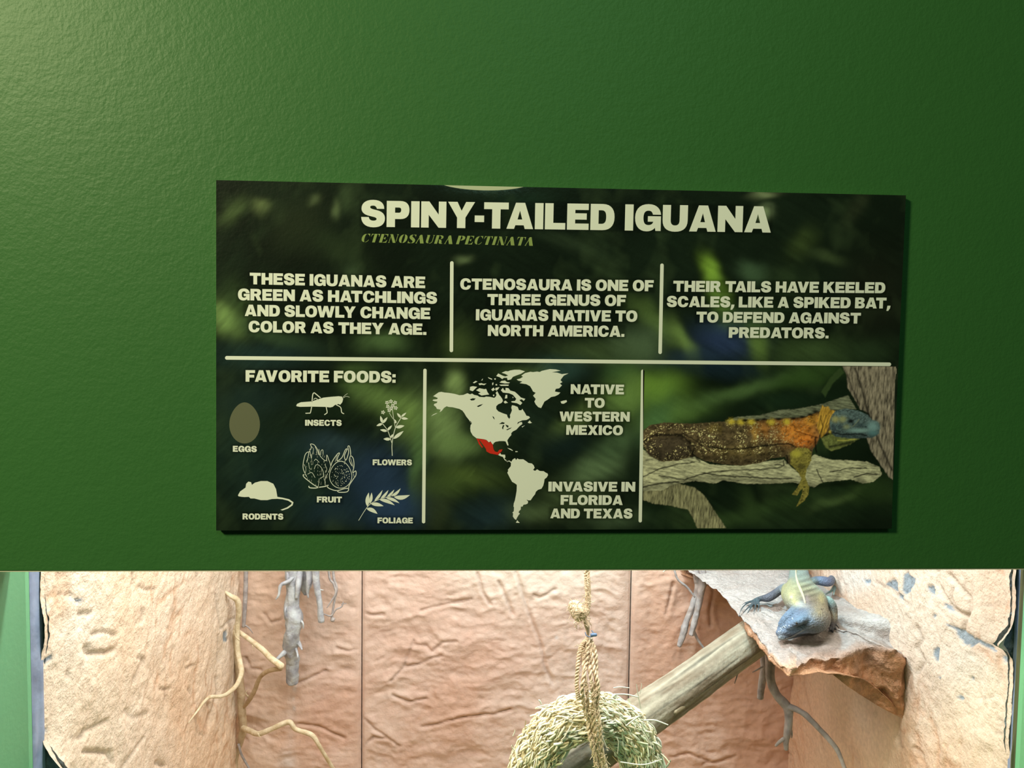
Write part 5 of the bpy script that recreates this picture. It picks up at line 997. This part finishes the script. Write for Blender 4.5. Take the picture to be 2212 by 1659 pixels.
WC = PY(1266, 1690, YW); mw = mpp(WC)
wr = thing('straw_wreath', WC, 'round straw wreath hanging from the rope at the bottom of the window', 'wreath')
RM, RTb = 128*mw, 47*mw
th = np.linspace(0, 2*math.pi, 60)
def wp(t, rad=RM):
    return WC+np.array([math.cos(t)*rad*1.0, 0.012*math.cos(t), math.sin(t)*rad*1.15])
V, F = tube([wp(t) for t in th], [RTb*.84]*60, 120, 20, .12, 5, cap=False)
mk('core', V, F, mat_plain('straw_core', (0.70, 0.60, 0.36), .9, .1, bump=[(300, .8, .006)]), wr)
ss = []; sc = []
def add_straw(P, r, col, k=4, n=5):
    v, f = tube(P, [r, r, r*.8], n, k, 0, cap=False); ss.append((v, f)); sc.append(np.tile(col, (len(v), 1)))
for i in range(5200):
    t = rng.uniform(-0.3, math.pi+0.3) if i < 4600 else rng.uniform(0, 6.283)
    ph = rng.uniform(0, 6.283); ctr = wp(t); rad = np.array([math.cos(t), 0, math.sin(t)]); tan = np.array([-math.sin(t), 0, math.cos(t)]); yv = np.array([0, -1.0, 0])
    nrm = rad*math.cos(ph)+yv*math.sin(ph); bi = -rad*math.sin(ph)+yv*math.cos(ph)
    p = ctr+nrm*RTb*rng.uniform(.84, 1.02); L_ = rng.uniform(7, 26)*mw
    right = t < math.pi*.5
    d = tan*rng.choice((-1, 1))*rng.uniform(.5, 1)+bi*rng.uniform(-.5, .5)+nrm*rng.uniform(-.03, .06); d /= np.linalg.norm(d)
    if rng.random() < .03: d = d+nrm*0.7; L_ *= 1.1
    q = p+d*L_; mid = (p+q)/2+nrm*rng.uniform(0, 3)*mw; q = q-nrm*rng.uniform(0, 4)*mw
    b_ = rng.uniform(.75, 1.05); col = np.array([0.86, 0.79, 0.56])*b_
    if rng.random() < .25: col = np.array([0.88, 0.87, 0.76])*b_
    if rng.random() < .15: col = np.array([0.74, 0.60, 0.36])*b_
    if right and rng.random() < .35: col = np.array([0.76, 0.82, 0.60])*b_
    add_straw([p, mid, q], rng.choice((1.0, 1.5, 2.0, 2.8))*rng.uniform(.8, 1.1)*mw, np.clip(col, 0, .9))
LONG = [([(1390, 1556), (1415, 1556), (1443, 1566)], 3), ([(1380, 1547), (1365, 1558), (1352, 1568)], 3), ([(1373, 1560), (1390, 1582), (1406, 1608)], 2.4), ([(1384, 1530), (1378, 1500), (1375, 1478)], 2), ([(1382, 1500), (1386, 1480), (1384, 1476)], 1.4), ([(1300, 1588), (1306, 1604), (1313, 1622)], 2.6), ([(1332, 1592), (1336, 1604), (1334, 1628)], 2), ([(1170, 1522), (1166, 1514), (1163, 1512)], 3), ([(1400, 1560), (1412, 1570), (1418, 1584)], 3), ([(1325, 1486), (1340, 1484), (1360, 1486)], 2), ([(1330, 1500), (1352, 1500), (1380, 1506)], 3), ([(1108, 1590), (1112, 1580), (1112, 1576)], 2),
        ([(1300, 1600), (1295, 1615), (1293, 1640)], 2), ([(1340, 1646), (1390, 1652), (1430, 1640)], 2.6), ([(1420, 1630), (1428, 1645), (1430, 1652)], 2.4)]
for pl, wd in LONG: add_straw([PY(x, y, YW-.04) for x, y in pl], wd/2*mw, np.array([.80, .78, .66]), 6, 8)
v, f = join(ss); o = mk('straw', v, f, M_STRAW, wr, cols=np.vstack(sc)); o['kind'] = 'stuff'

# ------------------------------------------------------------------ live iguana on the ledge
def zg(pt, h): return PZ(pt[0], pt[1], ZL+h)
zI = lambda a, b: (a/8.508+1580, b/8.508+1220)
parts = []; ctrl = []
def limb(pts, n=30, k=14, flat=1.0, cols=None, up=None):
    P = [zg(zI(a, b), h) for a, b, h, r in pts]; R = [r/8.508*mpp(p) for p, (a, b, h, r) in zip(P, pts)]
    parts.append(tube(P, R, n, k, 0, flat=flat, up=up))
    if cols is not None:
        Q = catmull(np.column_stack([np.array(P), np.array(cols, float)]), n)
        for q in Q: ctrl.append(q)
BL = (0.16, 0.24, 0.27); TL = (0.27, 0.38, 0.33); YG_ = (0.46, 0.46, 0.22); GR = (0.085, 0.095, 0.125); BD = (0.19, 0.155, 0.095); YG_ = (0.36, 0.37, 0.19); TL = (0.23, 0.32, 0.29); GB = (0.10, 0.135, 0.20); DK = (0.045, 0.043, 0.045); PALE = (.55, .60, .50)
limb([(1240, -200, .022, 90), (1240, -60, .028, 130), (1240, 60, .030, 158), (1250, 220, .034, 185), (1270, 360, .036, 235), (1310, 500, .036, 330), (1340, 600, .036, 385), (1370, 700, .036, 380), (1440, 820, .036, 330), (1450, 930, .034, 320)], 70, 28, .62, [BL, BL, TL, TL, TL, TL, (0.33, 0.37, 0.24), (.28, .29, .18), BD, BD], up=(0, 0, 1))
# head
limb([(1560, 880, .029, 250), (1500, 970, .029, 310), (1430, 1010, .031, 300), (1330, 1040, .029, 262), (1200, 1100, .024, 215), (1080, 1160, .019, 170), (960, 1225, .014, 128), (880, 1275, .011, 92)], 60, 26, .80, [BD, BD, BD, GB, GB, GB, GB, (.17, .23, .33)], up=(0, 0, 1))
limb([(1400, 920, .034, 180), (1250, 970, .033, 165), (1100, 1050, .028, 140), (980, 1130, .021, 112), (900, 1200, .015, 86)], 30, 18, .8, [GB, GB, (.13, .20, .29), (.14, .21, .30), (.15, .22, .31)], up=(0, 0, 1))
# jaw and cheek
limb([(1580, 1080, .015, 190), (1450, 1150, .011, 190), (1280, 1210, .008, 130), (1120, 1275, .008, 100), (960, 1330, .008, 72), (890, 1350, .008, 50)], 40, 18, .7, [BD, (.10, .09, .07), DK, (.06, .065, .07), (.09, .10, .11), (.20, .24, .26)], up=(0, 0, 1))
# brow ridges and crown
limb([(1180, 800, .039, 80), (1080, 900, .038, 84), (980, 1000, .031, 76), (900, 1110, .022, 60)], 24, 10, .8, [(.13, .20, .29)]*4)
limb([(1420, 960, .038, 90), (1280, 1020, .037, 84), (1150, 1090, .030, 74), (1040, 1160, .022, 60)], 24, 10, .8, [(.11, .16, .23), (.14, .24, .34), (.14, .22, .33), (.16, .23, .33)])
# left shoulder bulge and right flank
limb([(1040, 430, .028, 110), (1050, 560, .028, 130), (1100, 680, .026, 110)], 24, 16, .9, [YG_, YG_, YG_])
limb([(1560, 520, .024, 100), (1640, 600, .022, 90), (1700, 700, .02, 50)], 24, 16, .9, [TL, YG_, YG_])
# near-left foreleg and hand
limb([(1060, 420, .028, 90), (960, 430, .024, 88), (860, 490, .022, 80), (760, 560, .020, 84), (660, 610, .016, 82), (560, 620, .012, 58), (470, 640, .008, 44), (400, 680, .006, 42)], 44, 14, .9, [TL, (.16, .21, .26), (.12, .15, .20), GR, GR, (.08, .105, .13), (.06, .095, .11), (.06, .095, .11)])
for fp in ([(440, 650, .007, 24), (300, 700, .008, 17), (200, 790, .006, 13), (150, 900, .003, 9), (135, 985, .001, 6)], [(420, 680, .006, 22), (330, 760, .008, 16), (240, 860, .004, 12), (160, 950, .001, 6)], [(420, 690, .006, 22), (360, 780, .008, 15), (310, 860, .004, 11), (270, 930, .001, 6)],
           [(450, 680, .006, 22), (440, 780, .007, 14), (420, 850, .003, 10), (400, 950, .001, 5)], [(490, 660, .007, 24), (505, 740, .008, 17), (500, 800, .004, 13), (480, 870, .001, 6)], [(360, 670, .007, 20), (250, 700, .007, 12), (170, 760, .003, 6)]):
    limb(fp, 16, 8, 1, [(.05, .08, .095)]*len(fp))
# far right limb, raised elbow and pale foot
limb([(1440, 330, .028, 80), (1560, 290, .028, 84), (1680, 300, .028, 100), (1790, 310, .026, 92), (1860, 240, .02, 60), (1930, 130, .014, 44), (1960, 40, .012, 40)], 40, 14, .9, [TL, (.14, .21, .30), (.13, .17, .27), (.10, .11, .17), GB, (.3, .38, .5), (.3, .4, .5)])
limb([(2040, 280, .008, 40), (1960, 310, .012, 46), (1900, 400, .010, 34), (1820, 490, .006, 22), (1725, 545, .002, 12)], 24, 10, 1, [(.34, .5, .5)]*5)
limb([(1930, 380, .010, 26), (1890, 470, .008, 22), (1880, 560, .003, 12)], 14, 8, 1, [(.34, .5, .5)]*3)
# right foreleg: shoulder knob and forearm
limb([(1700, 640, .03, 70), (1790, 660, .034, 74), (1850, 760, .028, 84), (1870, 880, .02, 80), (1880, 1000, .014, 64), (1850, 1120, .008, 46), (1840, 1220, .004, 30)], 36, 14, 1, [(.34, .56, .52), (.26, .42, .40), (.11, .12, .11), (.10, .09, .07), BD, DK, DK])
for fp in ([(1850, 1120, .008, 26), (1870, 1200, .006, 16), (1860, 1260, .001, 7)], [(1880, 1080, .008, 24), (1950, 1130, .006, 14), (1980, 1190, .001, 6)], [(1870, 1090, .008, 22), (1920, 1170, .006, 14), (1925, 1240, .001, 6)], [(1820, 1140, .008, 22), (1800, 1210, .006, 14), (1780, 1260, .001, 6)]):
    limb(fp, 14, 8, 1, [DK]*3)
v, f = join(parts)
me = bpy.data.meshes.new('igtmp'); me.from_pydata(v.tolist(), [], f.tolist()); to = bpy.data.objects.new('igtmp', me); COL.objects.link(to)
md = to.modifiers.new('r', 'REMESH'); md.mode = 'VOXEL'; md.voxel_size = 0.0011
sm_ = to.modifiers.new('s', 'SMOOTH'); sm_.factor = 0.5; sm_.iterations = 3
dg = bpy.context.evaluated_depsgraph_get(); ev = to.evaluated_get(dg); m2 = ev.to_mesh()
V = np.zeros(len(m2.vertices)*3); m2.vertices.foreach_get('co', V); V = V.reshape(-1, 3)
Fq = [tuple(p.vertices) for p in m2.polygons]; ev.to_mesh_clear(); bpy.data.objects.remove(to); bpy.data.meshes.remove(me)
ctrl = np.array(ctrl); cols = np.zeros((len(V), 3))
for s in range(0, len(V), 20000):
    d2 = ((V[s:s+20000, None, :]-ctrl[None, :, :3])**2).sum(-1); w_ = 1/(d2+4e-6)**2.2; w_ /= w_.sum(1, keepdims=True); cols[s:s+20000] = w_@ctrl[:, 3:]
px, py = proj(V); zx = (px-1580)*8.508; zy = (py-1220)*8.508
def stain(x, y, rx, ry, col, am, noise=0.3):
    global cols
    g = np.exp(-((zx-x)/rx)**2-((zy-y)/ry)**2)*am*(1+noise*fbm(zx/60, zy/60, None, 3, 3)); cols = cols+(np.array(col)-cols)*np.clip(g, 0, 1)[:, None]
def isb(): return sstep(150, 100, 0*zx)
# banding across the back, yellow shoulder, pale ridge
bands = (np.sin(zy/17.0+zx/60.0)*0.5+0.5)*np.exp(-((zx-1400)/240)**2-((zy-440)/260)**2); cols = cols*(1-0.62*bands)[:, None]
stain(1110, 560, 130, 150, (.42, .43, .22), .8); stain(1100, 590, 30, 30, (.62, .62, .40), .8, 0); stain(1180, 700, 70, 60, (.50, .50, .18), .8); stain(1660, 600, 60, 110, (.42, .38, .17), .6)
stain(1600, 880, 150, 150, (.33, .28, .14), .6); stain(1250, 720, 90, 40, (.45, .49, .45), .7); stain(1330, 760, 110, 36, (.40, .43, .38), .5); stain(1200, 1110, 120, 60, (.045, .045, .05), .8); stain(1350, 1060, 80, 90, (.05, .055, .075), .7); stain(1500, 1150, 160, 90, (.09, .08, .06), .7)
stain(1000, 1290, 90, 40, (.07, .075, .09), .7); stain(1380, 640, 50, 90, (.24, .20, .19), .75)
ml = np.exp(-(seg_dist(zx, zy, [(890, 1380), (1000, 1370), (1120, 1320), (1260, 1240), (1330, 1200)])/10.0)**2); cols = cols+(np.array([.30, .30, .27])-cols)*(ml*.8)[:, None]
ml = np.exp(-(seg_dist(zx, zy, [(900, 1330), (1010, 1340), (1130, 1290), (1260, 1215)])/8.0)**2); cols = cols*(1-.75*ml)[:, None]
dorsal = [(1190, -60), (1190, 60), (1185, 200), (1215, 350), (1270, 480), (1320, 590), (1355, 700)]
dl = np.exp(-(seg_dist(zx, zy, dorsal)/14.0)**2); cols = cols+(np.array([.55, .55, .38])-cols)*(dl*.4)[:, None]
spk = np.clip(vnoise(zx/22, zy/20, None, 8)-0.45, 0, 1)*2.2*np.exp(-((zx-1620)/220)**2-((zy-900)/260)**2); cols = cols*(1-.5*np.clip(spk, 0, 1))[:, None]
q0 = V.mean(0); ig = thing('iguana', (q0[0], q0[1], ZL), 'live blue-grey and yellow-green iguana lying on the rock ledge with head lowered', 'iguana')
mk('body', V, Fq, M_SKIN, ig, cols=cols)
# eyes
bm = bmesh.new()
for (a, b, h, r) in ((1195, 1095, .043, 26),):
    p = zg(zI(a, b), h); bmesh.ops.create_uvsphere(bm, u_segments=16, v_segments=10, radius=r/8.508*mpp(p), matrix=Matrix.Translation(Vector(p)))
v = np.array([tuple(x.co) for x in bm.verts]); bm.verts.index_update(); f = [tuple(x.index for x in g.verts) for g in bm.faces]; bm.free()
from mathutils.bvhtree import BVHTree
bvh = BVHTree.FromPolygons([Vector(x) for x in V], Fq)
def onskin(a, b):
    r = ray(*zI(a, b)); h = bvh.ray_cast(Vector(CAM), Vector(r).normalized()); return (np.array(h[0]), np.array(h[1])) if h[0] is not None else (None, None)
for (a, b) in ((1200, 1075),):
    s, nn = onskin(a, b)
    if s is not None: v = v-v.mean(0)+s+nn*(-0.0012)
mk('eye', v, f, M_EYE, ig)
# dorsal crest: a row of small spines
cs = []
D = catmull(np.array([(a, b, 0) for a, b in dorsal], float), 60)
for i in range(60):
    s, nn = onskin(D[i, 0], D[i, 1])
    if s is None: continue
    h = 0.0035+0.0035*math.sin(i/59*math.pi); tip = s+np.array([0, 0.001, 1])*h
    cs.append(tube([s-np.array([0, 0, .001]), (s+tip)/2, tip], [.0011, .0007, .0001], 4, 5, 0, cap=False))
if cs:
    v, f = join(cs); o = mk('crest', v, f, mat_plain('pale_spines', (.66, .66, .46), .6, .3), ig)
# tubercles on the snout
cs = []
for (a, b) in ((905, 1170), (935, 1150), (965, 1135), (1000, 1120), (1060, 1120), (920, 1190), (985, 1155), (870, 1230), (900, 1220), (1120, 980), (1130, 1000)):
    s, nn = onskin(a, b)
    if s is not None: cs.append(tube([s-nn*.0006, s+nn*.0003, s+nn*.0008], [.0009, .0009, .0003], 4, 6, 0))
if cs:
    v, f = join(cs); mk('snout_scales', v, f, mat_plain('pale_scales', (.60, .72, .80), .4, .4), ig)
